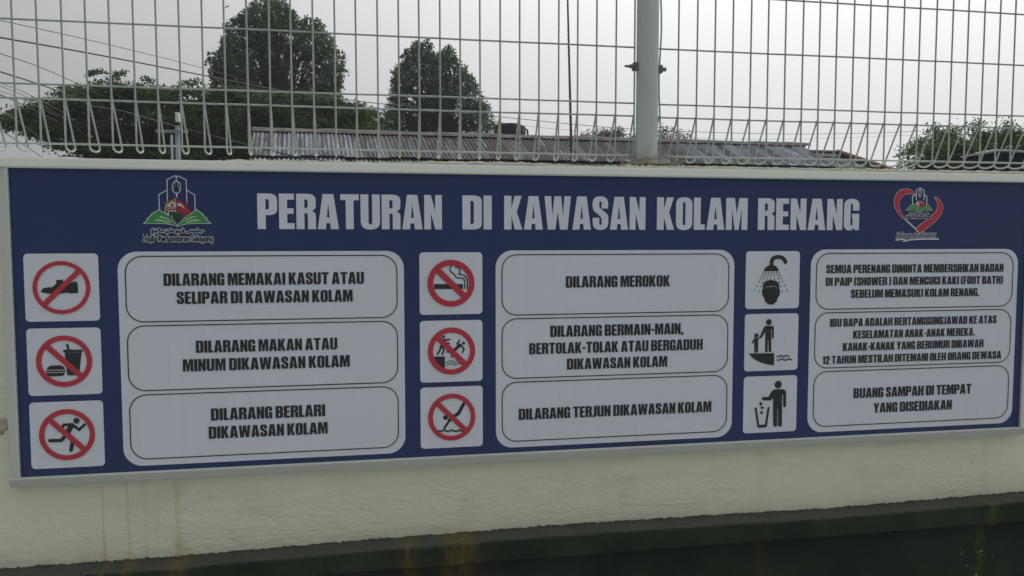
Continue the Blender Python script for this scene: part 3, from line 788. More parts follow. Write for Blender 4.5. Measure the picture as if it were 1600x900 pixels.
def _area(l):
    return abs(sum(l[i].x * l[(i + 1) % len(l)].y - l[(i + 1) % len(l)].x * l[i].y for i in range(len(l))))


def shapes_of(items, ox=0.0, oz=0.0, grow=0.0):
    o = []
    for it in items:
        if it[0] == 'p': o.append(([(x + ox, z + oz) for x, z in it[1]], []))
        elif it[0] == 's': o += ribbon([(x + ox, z + oz) for x, z in it[1]], it[2] + grow)
        elif it[0] == 'c':
            x, z, r = it[1] if len(it) == 2 else it[1:]
            o.append((circ(x + ox, z + oz, r + grow / 2, 24), []))
    return o


# ------------------------------------------------------------------ heavy condensed capitals drawn as outlines
def Q(cx, cy, x, y): return ('q', cx, cy, x, y)


def pth(items):
    o = []
    for it in items:
        if it[0] == 'q':
            x0, y0 = o[-1]; _, cx, cy, x, y = it
            for k in range(1, 6):
                t = k / 5; a = (1 - t) ** 2; b = 2 * t * (1 - t); c = t * t
                # a little squarer than a parabola
                o.append((a * x0 + b * cx + c * x, a * y0 + b * cy + c * y))
        else: o.append(it)
    return o


s = 0.215
GL = {
    'A': (.57, [(0, 0), (.14, 1), (.43, 1), (.57, 0), (.35, 0), (.336, .17), (.232, .17), (.22, 0)], [[(.246, .33), (.324, .33), (.285, .76)]]),
    'B': (.52, [(0, 0), (.30, 0), Q(.52, 0, .52, .2), (.52, .36), Q(.52, .48, .42, .52), Q(.51, .56, .51, .66), (.51, .8), Q(.51, 1, .3, 1), (0, 1)],
          [[(s, .15), (.25, .15), Q(.305, .15, .305, .2), (.305, .38), Q(.305, .43, .25, .43), (s, .43)], [(s, .60), (.25, .60), Q(.3, .6, .3, .65), (.3, .8), Q(.3, .85, .25, .85), (s, .85)]]),
    'C': (.5, [(.285, .60), (.5, .60), (.5, .78), Q(.5, 1.01, .25, 1.01), Q(0, 1.01, 0, .78), (0, .22), Q(0, -.01, .25, -.01), Q(.5, -.01, .5, .22), (.5, .42), (.285, .42), (.285, .2),
               Q(.285, .14, .25, .14), Q(.215, .14, .215, .2), (.215, .8), Q(.215, .86, .25, .86), Q(.285, .86, .285, .8)], []),
    'D': (.52, [(0, 0), (.3, 0), Q(.52, 0, .52, .18), (.52, .82), Q(.52, 1, .3, 1), (0, 1)], [[(s, .16), (.25, .16), Q(.305, .16, .305, .23), (.305, .77), Q(.305, .84, .25, .84), (s, .84)]]),
    'E': (.41, [(0, 0), (.41, 0), (.41, .17), (s, .17), (s, .43), (.385, .43), (.385, .59), (s, .59), (s, .83), (.4, .83), (.4, 1), (0, 1)], []),
    'F': (.4, [(0, 0), (s, 0), (s, .42), (.37, .42), (.37, .58), (s, .58), (s, .83), (.4, .83), (.4, 1), (0, 1)], []),
    'G': (.5, [(.285, .63), (.5, .63), (.5, .8), Q(.5, 1.01, .25, 1.01), Q(0, 1.01, 0, .78), (0, .22), Q(0, -.01, .2, -.01), Q(.29, -.01, .33, .08), (.355, 0), (.5, 0), (.5, .53), (.26, .53), (.26, .39),
               (.285, .39), (.285, .2), Q(.285, .14, .25, .14), Q(.215, .14, .215, .2), (.215, .8), Q(.215, .86, .25, .86), Q(.285, .86, .285, .8)], []),
    'H': (.53, [(0, 0), (s, 0), (s, .42), (.315, .42), (.315, 0), (.53, 0), (.53, 1), (.315, 1), (.315, .6), (s, .6), (s, 1), (0, 1)], []),
    'I': (.22, [(0, 0), (.22, 0), (.22, 1), (0, 1)], []),
    'J': (.34, [(0, -.01), (.1, -.01), Q(.335, -.01, .335, .2), (.335, 1), (.12, 1), (.12, .22), Q(.12, .15, .05, .15), (0, .15)], []),
    'K': (.54, [(0, 0), (s, 0), (s, .40), (.315, 0), (.54, 0), (.375, .53), (.52, 1), (.31, 1), (s, .64), (s, 1), (0, 1)], []),
    'L': (.35, [(0, 0), (.35, 0), (.35, .17), (s, .17), (s, 1), (0, 1)], []),
    'M': (.69, [(0, 0), (.19, 0), (.19, .66), (.28, 0), (.41, 0), (.5, .68), (.5, 0), (.69, 0), (.69, 1), (.42, 1), (.345, .5), (.275, 1), (0, 1)], []),
    'N': (.5, [(0, 0), (.19, 0), (.19, .47), (.31, 0), (.5, 0), (.5, 1), (.31, 1), (.31, .53), (.19, 1), (0, 1)], []),
    'O': (.51, [(.255, -.01), Q(.51, -.01, .51, .22), (.51, .78), Q(.51, 1.01, .255, 1.01), Q(0, 1.01, 0, .78), (0, .22), Q(0, -.01, .25, -.01)],
          [[(.255, .14), Q(.295, .14, .295, .2), (.295, .8), Q(.295, .86, .255, .86), Q(.215, .86, .215, .8), (.215, .2), Q(.215, .14, .25, .14)]]),
    'P': (.52, [(0, 0), (s, 0), (s, .39), (.29, .39), Q(.52, .39, .52, .57), (.52, .82), Q(.52, 1, .3, 1), (0, 1)], [[(s, .55), (.25, .55), Q(.305, .55, .305, .61), (.305, .78), Q(.305, .84, .25, .84), (s, .84)]]),
    'R': (.52, [(0, 0), (s, 0), (s, .45), (.25, .45), Q(.305, .45, .305, .39), (.305, 0), (.52, 0), (.52, .37), Q(.52, .48, .41, .52), Q(.52, .55, .52, .66), (.52, .82), Q(.52, 1, .3, 1), (0, 1)],
          [[(s, .60), (.25, .60), Q(.305, .60, .305, .66), (.305, .78), Q(.305, .84, .25, .84), (s, .84)]]),
    'S': (.49, [(.28, .64), (.48, .64), (.48, .80), Q(.48, 1.01, .245, 1.01), Q(0, 1.01, 0, .80), (0, .72), Q(0, .58, .1, .52), (.22, .42), Q(.285, .36, .285, .29), (.285, .20), Q(.285, .14, .245, .14),
                Q(.21, .14, .21, .2), (.21, .36), (.005, .36), (.005, .22), Q(.005, -.01, .25, -.01), Q(.49, -.01, .49, .22), (.49, .34), Q(.49, .47, .38, .54), (.26, .63), Q(.205, .67, .205, .74), (.205, .80),
                Q(.205, .86, .245, .86), Q(.28, .86, .28, .80)], []),
    'T': (.5, [(.143, 0), (.357, 0), (.357, .83), (.5, .83), (.5, 1), (0, 1), (0, .83), (.143, .83)], []),
    'U': (.53, [(0, 1), (0, .22), Q(0, -.01, .265, -.01), Q(.53, -.01, .53, .22), (.53, 1), (.315, 1), (.315, .2), Q(.315, .14, .265, .14), Q(.215, .14, .215, .2), (.215, 1)], []),
    'W': (.80, [(.1, 0), (.33, 0), (.4, .52), (.47, 0), (.70, 0), (.8, 1), (.6, 1), (.565, .42), (.5, 1), (.3, 1), (.235, .42), (.2, 1), (0, 1)], []),
    'Y': (.52, [(.155, 0), (.365, 0), (.365, .38), (.52, 1), (.32, 1), (.26, .66), (.2, 1), (0, 1), (.155, .38)], []),
    '1': (.3, [(.09, 0), (.3, 0), (.3, 1), (.12, 1), Q(.1, .88, 0, .85), (0, .72), (.09, .72)], []),
    '2': (.47, [(0, 0), (.46, 0), (.46, .16), (.24, .16), (.42, .5), Q(.47, .6, .47, .78), Q(.47, 1.01, .23, 1.01), Q(0, 1.01, 0, .78), (0, .64), (.2, .64), (.2, .8), Q(.2, .86, .235, .86), Q(.27, .86, .27, .79),
                (.27, .72), Q(.27, .62, .18, .48), (0, .16)], []),
    '-': (.27, [(0, .36), (.27, .36), (.27, .52), (0, .52)], []),
    '.': (.2, [(0, 0), (.2, 0), (.2, .17), (0, .17)], []),
    ',': (.2, [(0, -.12), (.07, -.12), Q(.2, -.04, .2, .17), (0, .17), (0, 0), (.1, 0), Q(.1, -.04, 0, -.06)], []),
    '(': (.26, [(.26, -.03), (.2, -.03), Q(0, 0, 0, .3), (0, .75), Q(0, 1, .2, 1.03), (.26, 1.03), (.26, .9), Q(.2, .88, .2, .75), (.2, .25), Q(.2, .12, .26, .1)], []),
}
GL[')'] = (.26, [tuple(['q', .26 - q[1], q[2], .26 - q[3], q[4]]) if q[0] == 'q' else (.26 - q[0], q[1]) for q in GL['('][1]], [])
GAP, SP = 0.048, 0.175


def text_shapes(line, x0, x1, zb, h):
    x = 0; place = []
    for ch_ in line:
        if ch_ == ' ':
            x += SP; continue
        w = GL[ch_][0]
        place.append((ch_, x)); x += w + GAP
    tot = x - GAP
    k = (x1 - x0) / tot
    o = []
    for ch_, px in place:
        _, c, hs = GL[ch_]
        f = lambda l: [(x0 + (px + a) * k, zb + b * h) for a, b in pth(l)]
        o.append((f(c), [f(q) for q in hs]))
    return o


# thin rounded lower-case strokes for the emblem captions; x-height 0.62
LC = {
    'M': (.62, [[(.04, 0), (.07, .95), (.31, .15), (.55, .95), (.58, 0)]]),
    'P': (.44, [[(.07, 0), (.07, .95), (.25, .95), (.38, .85), (.38, .6), (.25, .48), (.1, .47)]]),
    'S': (.44, [[(.38, .82), (.28, .96), (.12, .9), (.08, .7), (.2, .52), (.34, .4), (.36, .15), (.22, 0), (.06, .1)]]),
    'a': (.42, [[(.34, .6), (.2, .62), (.08, .48), (.08, .16), (.18, .02), (.34, .14)], [(.34, .62), (.34, 0)]]),
    'j': (.2, [[(.12, .6), (.12, -.15), (.0, -.28)], [(.12, .82), (.12, .88)]]),
    'l': (.18, [[(.09, 0), (.09, 1)]]),
    'i': (.18, [[(.09, 0), (.09, .6)], [(.09, .8), (.09, .87)]]),
    's': (.34, [[(.28, .52), (.18, .62), (.08, .5), (.14, .36), (.26, .26), (.26, .08), (.15, 0), (.05, .08)]]),
    'e': (.4, [[(.09, .32), (.33, .34), (.32, .54), (.2, .63), (.08, .5), (.08, .14), (.2, .0), (.33, .1)]]),
    'r': (.3, [[(.08, 0), (.08, .62)], [(.08, .42), (.17, .6), (.27, .6)]]),
    'b': (.42, [[(.08, 1), (.08, 0)], [(.08, .1), (.22, .0), (.34, .15), (.34, .46), (.22, .62), (.08, .5)]]),
    'n': (.42, [[(.08, 0), (.08, .62)], [(.08, .46), (.2, .62), (.34, .5), (.34, 0)]]),
    'd': (.42, [[(.34, 1), (.34, 0)], [(.34, .1), (.2, .0), (.08, .15), (.08, .46), (.2, .62), (.34, .5)]]),
    'y': (.4, [[(.06, .62), (.1, .15), (.2, .05), (.32, .15)], [(.34, .62), (.32, -.1), (.18, -.28), (.06, -.24)]]),
    'g': (.42, [[(.34, .5), (.2, .62), (.08, .46), (.08, .18), (.2, .04), (.34, .14)], [(.34, .62), (.33, -.12), (.2, -.28), (.07, -.22)]]),
    'u': (.42, [[(.08, .62), (.08, .14), (.2, .0), (.34, .14)], [(.34, .62), (.34, 0)]]),
    'k': (.38, [[(.08, 1), (.08, 0)], [(.32, .6), (.1, .28), (.34, 0)]]),
}


def caption(line, x0, x1, zb, h, w, slant=0.0, rise=0.0):
    x = 0; st = []
    for c in line:
        if c == ' ': x += .18; continue
        for l in LC[c][1]: st.append([(x + a, b) for a, b in l])
        x += LC[c][0] + 0.03
    k = (x1 - x0) / x
    return [('s', [(x0 + a * k + slant * b * h, zb + b * h + rise * (a / x)) for a, b in l], w) for l in st]


# Arabic-script line above the caption, drawn right to left as joined pen strokes with dots
JAWI = [[(1.0, .5), (.965, .62), (.955, .42), (.93, .40), (.90, .42), (.885, .85), (.875, .42), (.85, .40), (.845, .55), (.83, .40), (.80, .42), (.795, .55), (.78, .42), (.765, .55), (.75, .40), (.735, .55), (.72, .35), (.70, .15), (.67, .12), (.65, .3)],
        [(.62, .55), (.605, .68), (.59, .55), (.60, .42), (.57, .25)], [(.55, .55), (.545, .2), (.52, .1)], [(.515, .55), (.51, .42), (.49, .40), (.485, .6), (.47, .42), (.45, .3), (.44, .12)],
        [(.43, .62), (.40, .62), (.41, .42), (.37, .42)], [(.36, .95), (.355, .42)], [(.335, .55), (.33, .3), (.31, .15)], [(.30, .5), (.29, .25), (.26, .2), (.245, .5)],
        [(.22, .5), (.215, .42), (.205, .55), (.19, .42), (.18, .55), (.165, .42), (.15, .40), (.145, .95)], [(.13, .9), (.10, .42), (.08, .42), (.075, .6), (.06, .42), (.03, .42), (.02, .62), (.0, .55), (.01, .42), (.0, .1), (.04, .0)]]
JDOT = [(.945, .18), (.83, .18), (.81, .18), (.60, .95), (.585, .95), (.49, .18), (.275, .75), (.075, .12), (.09, .12), (.02, .9), (.035, .9)]


def jawi(x0, x1, z0, h, w):
    k = x1 - x0
    return [('s', [(x0 + a * k, z0 + b * h) for a, b in l], w) for l in JAWI] + [('c', (x0 + a * k, z0 + b * h, w * 0.62)) for a, b in JDOT]


# ------------------------------------------------------------------ the sign
BX0, BX1, BZ0, BZ1 = -0.148, 16.721, -3.325, 1.175
sign = empty('rules_sign_board', W((BX0 + BX1) / 2, 0.1, BZ0 - 0.155), 'long navy blue pool rules sign in a cream frame with white text panels', 'sign board')
FT = 0.155                       # frame width
YFR = -0.045                     # front of the frame


def rail(p, q, inx, inz):
    """a moulding whose face falls away outwards; p-q run along the inner edge, (inx, inz) points outwards"""
    mb = MB()
    prof = [(0.0, YF - 0.004), (0.0, YFR + 0.004), (0.012, YFR), (0.03, YFR + 0.002), (FT - 0.02, YFR + 0.052), (FT, YFR + 0.066), (FT, YF - 0.004)]
    for x, z in (p, q):
        mb.v += [tuple(W(x + inx * t, y, z + inz * t)) for t, y in prof]
    n = len(prof)
    mb.f += [(k, (k + 1) % n, n + (k + 1) % n, n + k) for k in range(n)] + [tuple(range(n))[::-1], tuple(range(n, 2 * n))]
    return mb.build('frame_rail', M['frame'], sign)


rail((BX0 - FT, BZ1), (BX1 + FT, BZ1), 0, 1)
rail((BX1 + FT, BZ0), (BX0 - FT, BZ0), 0, -1)
rail((BX0, BZ0 + 0.003), (BX0, BZ1 - 0.003), -1, 0)
rail((BX1, BZ1 - 0.003), (BX1, BZ0 + 0.003), 1, 0)
fp = MB(); fp.box(W(BX0 - 0.02, 0, BZ0 - 0.02), W(BX1 + 0.02, YF - 0.03, BZ1 + 0.02)); fp.build('blue_face', M['blue'], sign)

TITLE = [("PERATURAN", 3.252, 6.042), ("DI", 6.367, 6.837), ("KAWASAN", 7.038, 9.411), ("KOLAM", 9.61, 11.229), ("RENANG", 11.419, 13.327)]
for t, x0, x1 in TITLE: flat('title_lettering', text_shapes(t, x0, x1, 0.309, 0.538), 2, M['white'], sign)

PT, PB = -0.027, -3.241
ROWS = [(-0.096, -1.070), (-1.131, -2.103), (-2.167, -3.140)]
PANELS = [
    (1.261, 5.439, (1.366, 5.330), [("DILARANG MEMAKAI KASUT ATAU", 1.892, 4.823, -0.538, 0.185), ("SELIPAR DI KAWASAN KOLAM", 2.07, 4.647, -0.812, 0.185),
                    ("DILARANG MAKAN ATAU", 2.323, 4.404, -1.554, 0.184), ("MINUM DIKAWASAN KOLAM", 2.13, 4.589, -1.833, 0.186),
                    ("DILARANG BERLARI", 2.514, 4.204, -2.597, 0.187), ("DIKAWASAN KOLAM", 2.475, 4.238, -2.875, 0.186)]),
    (6.898, 11.006, (7.001, 10.905), [("DILARANG MEROKOK", 8.056, 9.851, -0.636, 0.187), ("DILARANG BERMAIN-MAIN,", 7.798, 10.104, -1.442, 0.186), ("BERTOLAK-TOLAK ATAU BERGADUH", 7.447, 10.452, -1.718, 0.183),
                    ("DIKAWASAN KOLAM", 8.08, 9.82, -1.989, 0.182), ("DILARANG TERJUN DIKAWASAN KOLAM", 7.273, 10.626, -2.792, 0.185)]),
    (12.427, 16.564, (12.534, 16.462), [("SEMUA PERENANG DIMINTA MEMBERSIHKAN BADAN", 12.718, 16.262, -0.443, 0.148), ("DI PAIP (SHOWER ) DAN MENCUCI KAKI (FOOT BATH)", 12.715, 16.263, -0.661, 0.145), ("SEBELUM MEMASUKI KOLAM RENANG.", 13.205, 15.779, -0.879, 0.146),
                    ("IBU BAPA ADALAH BERTANGGUNGJAWAB KE ATAS", 12.817, 16.157, -1.381, 0.143), ("KESELAMATAN ANAK-ANAK MEREKA.", 13.269, 15.721, -1.599, 0.144), ("KANAK-KANAK YANG BERUMUR DIBAWAH", 13.076, 15.903, -1.815, 0.145),
                    ("12 TAHUN MESTILAH DITEMANI OLEH ORANG DEWASA", 12.691, 16.284, -2.035, 0.142), ("BUANG SAMPAH DI TEMPAT", 13.307, 15.684, -2.661, 0.179), ("YANG DISEDIAKAN", 13.711, 15.293, -2.939, 0.178)]),
]
PLBL = ['white panel of footwear, eating and running rules', 'white panel of smoking, horseplay and diving rules', 'white panel of shower, parents and litter rules']
for (x0, x1, (bx0, bx1), lines), lb in zip(PANELS, PLBL):
    pn = flat('text_panel', [(rrect(x0, PB, x1, PT, 0.27, 10), [])], 2, M['white'], sign, lb)
    for zt, zb in ROWS:
        flat('border_line', [(rrect(bx0 - 0.008, zb - 0.008, bx1 + 0.008, zt + 0.008, 0.25, 10), [rrect(bx0 + 0.008, zb + 0.008, bx1 - 0.008, zt - 0.008, 0.234, 10)])], 4, M['black'], pn)
    for ln in lines:
        flat('lettering', text_shapes(*ln), 4, M['black'], pn)

SQ = [(0.0, (-0.051, -1.139, -2.224), ('shoe', 'food', 'run')), (5.682, (-0.052, -1.137, -2.204), ('smoke', 'push', 'dive')), (11.215, (-0.053, -1.129, -2.210), ('shower', 'parent', 'litter'))]
SLBL = {'shoe': 'no shoes pictogram', 'food': 'no food or drink pictogram', 'run': 'no running pictogram', 'smoke': 'no smoking pictogram', 'push': 'no pushing pictogram', 'dive': 'no diving pictogram',
        'shower': 'take a shower pictogram', 'parent': 'hold a child by the hand pictogram', 'litter': 'put litter in the bin pictogram'}
for ci, (x0, tops, keys) in enumerate(SQ):
    for ri, (zt, key) in enumerate(zip(tops, keys)):
        z0 = zt - 0.988
        pn = flat('pictogram_panel', [(rrect(x0, z0, x0 + 1, zt, 0.06), [])], 2, M['white'], sign, SLBL[key])
        flat('pictogram', shapes_of(PICTO[key], x0, z0), 4, M['black'], pn)
        if key == 'shower': flat('forehead_highlight', shapes_of(PICTO['shower_line'], x0, z0), 5, M['cream'], pn)
        rk = 'S%d%d' % (ci + 1, ri + 1)
        if rk in RINGS:
            cx, cz, r, w = RINGS[rk]; cx += x0; cz += z0
            flat('prohibition_ring', [(circ(cx, cz, r, 64), [circ(cx, cz, r - w, 64)])], 6, M['red'], pn)
            d = (r - w * 0.6) * math.sqrt(0.5); sg = -1 if key == 'shoe' else 1; sw = max(w * 1.08, 0.075)
            px, pz = sw / 2 * math.sqrt(0.5), sw / 2 * math.sqrt(0.5)
            flat('prohibition_slash', [([(cx - d - px, cz + sg * (d - pz)), (cx + d - px, cz + sg * (-d - pz)), (cx + d + px, cz + sg * (-d + pz)), (cx - d + px, cz + sg * (d + pz))], [])], 7, M['red'], pn)

# the council crest on the left and the heart-shaped crest on the right
crest = flat('emblem', shapes_of(EMBLEM['1edge'], grow=0.012), 2, M['white'], sign, 'open book crest with a house and tower outlines above a caption')
flat('tower_outline', shapes_of(EMBLEM['1white']), 3, M['white'], crest)
flat('finial', shapes_of(EMBLEM['1dark']), 4, M['black'], crest)
flat('book_page', shapes_of(EMBLEM['1green']), 4, M['green'], crest)
flat('page_line', shapes_of(EMBLEM['1page']), 5, M['page'], crest)
flat('house_roof', shapes_of(EMBLEM['1roof']), 6, M['orange'], crest)
flat('house_wall', shapes_of(EMBLEM['1wall']), 6, M['cream'], crest)
flat('red_half', shapes_of(EMBLEM['1red']), 6, M['crimson'], crest)
flat('white_sweep', shapes_of(EMBLEM['1swoosh']), 7, M['cream'], crest)
flat('house_outline', shapes_of(EMBLEM['1black']), 8, M['black'], crest)
flat('bush', shapes_of(EMBLEM['1bush']), 9, M['dgreen'], crest)
jw = jawi(1.750, 2.478, 0.240, 0.075, 0.017)
cp = caption('Majlis Perbandaran Selayang', 1.628, 2.610, 0.126, 0.086, 0.0155)
flat('caption_outline', shapes_of(jw, grow=0.018) + shapes_of(cp, grow=0.018), 4, M['white'], crest)
flat('caption', shapes_of(jw) + shapes_of(cp), 6, M['black'], crest)

heart = flat('heart_emblem', shapes_of(EMBLEM['2white'], grow=0.004), 2, M['white'], sign, 'red heart crest around a small open book crest above slanted script')
flat('heart_band', shapes_of(EMBLEM['2red']), 4, M['red'], heart)
flat('book_edge', shapes_of(EMBLEM['2edge'], grow=0.006), 3, M['white'], heart)
flat('book_page', shapes_of(EMBLEM['2green']), 4, M['green'], heart)
flat('page_line', shapes_of(EMBLEM['2page']), 5, M['page'], heart)
flat('house_roof', shapes_of(EMBLEM['2house']), 5, M['orange'], heart)
flat('red_half', shapes_of(EMBLEM['2house2']), 5, M['crimson'], heart)
flat('house_wall', shapes_of(EMBLEM['2wall']), 6, M['cream'], heart)
flat('white_sweep', shapes_of(EMBLEM['2swoosh']), 6, M['cream'], heart)
j2 = jawi(14.30, 14.70, 0.588, 0.034, 0.009)
c2 = caption('Majlis Perbandaran Selayang', 14.235, 14.745, 0.522, 0.042, 0.010)
sc_ = caption('Selayangku Sayang', 14.050, 14.845, 0.172, 0.098, 0.0125, 0.25, 0.02)
flat('caption_outline', shapes_of(j2, grow=0.012) + shapes_of(c2, grow=0.018), 6, M['white'], heart)
flat('caption', shapes_of(c2) + shapes_of(j2), 8, M['black'], heart)
ul = [('s', [(14.05, 0.136), (14.208, 0.150)], 0.012), ('s', [(14.20, 0.112), (14.33, 0.140), (14.55, 0.152), (14.90, 0.154)], 0.014)]
flat('script_outline', shapes_of(sc_, grow=0.018) + shapes_of(ul, grow=0.01), 4, M['white'], heart)
flat('script', shapes_of(sc_), 6, M['black'], heart)

# ------------------------------------------------------------------ welded mesh fence standing on the wall
YW = 0.625
WR = 0.0153 * S
ZTOP = 8.0


def wire_mesh_path(z4, zb=1.595, d=0.40, wob=0.0):
    pts = []
    n = 24
    for k in range(n + 1):
        z = ZTOP + (zb - ZTOP) * k / n
        pts.append((wob * math.sin(k * 0.9), 0, z))
    for k in range(1, 10):
        an = PI * k / 10
        pts.append((0, d / 2 - d / 2 * math.cos(an), zb - 0.085 * math.sin(an) ** 0.8))
    pts.append((0, d, zb)); pts.append((0, 0.04, z4 - 0.01)); pts.append((0, 0.012, z4 + 0.03))
    return pts


def make_wire(name, z4, wob=0.0, fold=True):
    mb = MB()
    p = wire_mesh_path(z4, wob=wob)
    mb.tube([(a * S, b * S, c * S) for a, b, c in p], WR, 7)
    me = mb.mesh(name)
    me.materials.append(M['wire'])
    me.shade_smooth()
    return me


def fence_panel(label, x0, pitch, i0, i1, rows, z4, xa, xb, ptop):
    f = empty('mesh_fence_panel', W((xa + xb) / 2, YW, 1.5), label, 'wire fence', 'welded wire mesh panels on top of the wall')
    me = make_wire('vertical_wire', z4)
    odd = make_wire('vertical_wire_bent', z4, 0.018)
    for i in range(i0, i1 + 1):
        m = odd if (i == 0 and ptop) else me
        o = bpy.data.objects.new('vertical_wire', m)
        COL.objects.link(o)
        o.parent = f
        o.matrix_parent_inverse = Matrix.Translation(-Vector(f.location))
        j = 0.006 * math.sin(i * 12.9898)
        o.location = W(x0 + pitch * i + j, YW, 0)
        o.rotation_euler = (0, 0.0012 * math.sin(i * 4.1), 0.05 * math.sin(i * 7.7))
    for k, z in enumerate(rows):
        y = YW + (-0.031 if k == 0 else 0.031)
        mb = MB()
        xs = np.linspace(xa, xb, 60)
        mb.tube([W(x, y, z + 0.006 * vnoise(x, 0.5, k * 2.1)) for x in xs], WR, 7)
        mb.build('horizontal_wire', M['wire'], f, True)
    return f


rowz = [1.595, 2.273, 2.492, 3.440] + [3.440 + 0.945 * k for k in range(1, 5)]
rowz_r = [1.590, 2.258, 2.486, 3.436] + [3.436 + 0.945 * k for k in range(1, 5)]
fence_panel('galvanised wire mesh panel left of the steel post, with folded bottom loops', -0.2794, 0.33452, -14, 29, rowz, 2.273, -5.1, 9.44, False)
fence_panel('galvanised wire mesh panel right of the steel post, its first upright bent', 9.879, 0.33435, 0, 48, rowz_r, 2.258, 9.86, 25.95, True)

post = empty('fence_post', W(9.65, YW, 1.40), 'round galvanised steel post on a rusty base plate between two mesh panels', 'post')
pm = MB()
pc = W(9.65, YW, 1.42)
pm.lathe((pc.x, pc.y, 0), [(0.189 * S, W(0, 0, 1.42).z), (0.189 * S, W(0, 0, 1.6).z), (0.189 * S, W(0, 0, 4.0).z), (0.189 * S, W(0, 0, 8.2).z)], 40)
pm.build('post_tube', M['post'], post, False)
post.children[0].data.shade_smooth()
# keep the flat ends crisp
capm = MB(); capm.lathe((pc.x, pc.y, W(0, 0, 8.2).z), [(0.2 * S, 0), (0.2 * S, 0.012), (0.12 * S, 0.02)], 32); capm.build('post_cap', M['post'], post)
wl = MB()
prof = [(0.30, 1.440), (0.27, 1.452), (0.225, 1.48), (0.196, 1.515), (0.190, 1.53)]
wl.lathe((pc.x, pc.y, 0), [(r * S, W(0, 0, z).z) for r, z in prof], 32); wl.build('weld_collar', M['rust'], post, True)
bp = MB(); bp.box(W(9.22, YW - 0.42, 1.405), W(10.13, YW + 0.42, 1.440), 0.0012); bp.build('base_plate', M['rust'], post)
for bx, by in ((9.33, -0.32), (10.02, -0.32), (9.33, 0.32), (10.02, 0.32)):
    nb = MB(); c = W(bx, YW + by, 1.440)
    nb.lathe(c, [(0.0085, 0), (0.0085, 0.006), (0.007, 0.0075)], 6); nb.lathe(c, [(0.0042, 0.002), (0.0042, 0.014)], 10)
    nb.build('anchor_bolt', M['rust'], post)
mp_ = MB()
for k in range(26):
    t = k / 25; x = 9.17 + 1.02 * t
    c = W(x, YW - 0.40 - 0.03 * random.random(), 1.372)
    r = 0.003 + 0.003 * random.random()
    mp_.lathe((c.x, c.y, c.z - 0.004), [(r, 0), (r * 0.9, 0.003), (r * 0.5, 0.006 * random.random() + 0.004)], 7)
mp_.build('mortar_smear', M['mortar'], post)
for sx, nm, lb in ((-1, 'wire_clamp', 'left wire clamp with a long bolt end'), (1, 'wire_clamp', 'right wire clamp with a short nut')):
    zc = 3.105 if sx < 0 else 3.075
    cx = 9.65 + sx * 0.222
    cm = MB(); cm.box(W(cx - 0.040, YW - 0.06, zc - 0.065), W(cx + 0.040, YW + 0.06, zc + 0.07), 0.0012)
    co = cm.build(nm, M['bolt'], post); co['label'] = lb
    ln = 0.19 if sx < 0 else 0.08
    bm = MB(); bm.tube([W(cx, YW - 0.02, zc), W(cx + sx * ln, YW - 0.02, zc)], 0.021 * S, 10); bo = bm.build('bolt', M['bolt'], co)
    nm2 = MB(); nm2.tube([W(cx + sx * 0.045, YW - 0.02, zc), W(cx + sx * 0.105, YW - 0.02, zc)], 0.036 * S, 6); nm2.build('nut', M['bolt'], co)

# ------------------------------------------------------------------ long shed with a corrugated roof behind the wall
SL = math.radians(25)
RU = (rB - rA).normalized()
SD = (PD * math.cos(SL) + Vector((0, 0, -1)) * math.sin(SL)).normalized()
SN = RU.cross(SD).normalized()
if SN.z < 0: SN = -SN
shed = empty('long_shed', Vector((rA.x + 5, rA.y - 1, 0)), 'long low shed with a weathered corrugated zinc roof behind the fence', 'shed')


def sheet_mesh(L, amp=0.0115, bend=0.0):
    mb = MB(); nx = NC * 6 + 3; ny = 4
    for j in range(ny + 1):
        for i in range(nx + 1):
            x = i * PITCHC / 6
            mb.v.append((x, L * j / ny, amp * math.cos(2 * PI * x / PITCHC) + 0.004 * math.sin(j * 2.0 + bend)))
    for j in range(ny):
        for i in range(nx):
            a = j * (nx + 1) + i
            mb.f.append((a, a + 1, a + nx + 2, a + nx + 1))
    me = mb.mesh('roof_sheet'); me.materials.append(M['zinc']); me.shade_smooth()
    return me


L1 = 1.36
L2 = 2.25
me1 = sheet_mesh(L1); me2 = sheet_mesh(L2, bend=1.0)


def rot_frame(o, org):
    m = Matrix(((RU.x, SD.x, SN.x, org.x), (RU.y, SD.y, SN.y, org.y), (RU.z, SD.z, SN.z, org.z), (0, 0, 0, 1)))
    o.matrix_basis = m


def sheet_col(t, row):
    blue = (0.35, 0.41, 0.52); brown = (0.11, 0.095, 0.082); grey = (0.17, 0.17, 0.18)
    if t < 0.14: c = (0.38, 0.41, 0.48)
    elif t < 0.26: c = grey
    elif t < 0.55: c = brown if random.random() < 0.7 else grey
    elif t < 0.68: c = grey
    else: c = blue
    k = random.uniform(0.82, 1.15)
    return (c[0] * k, c[1] * k, c[2] * k, 1)


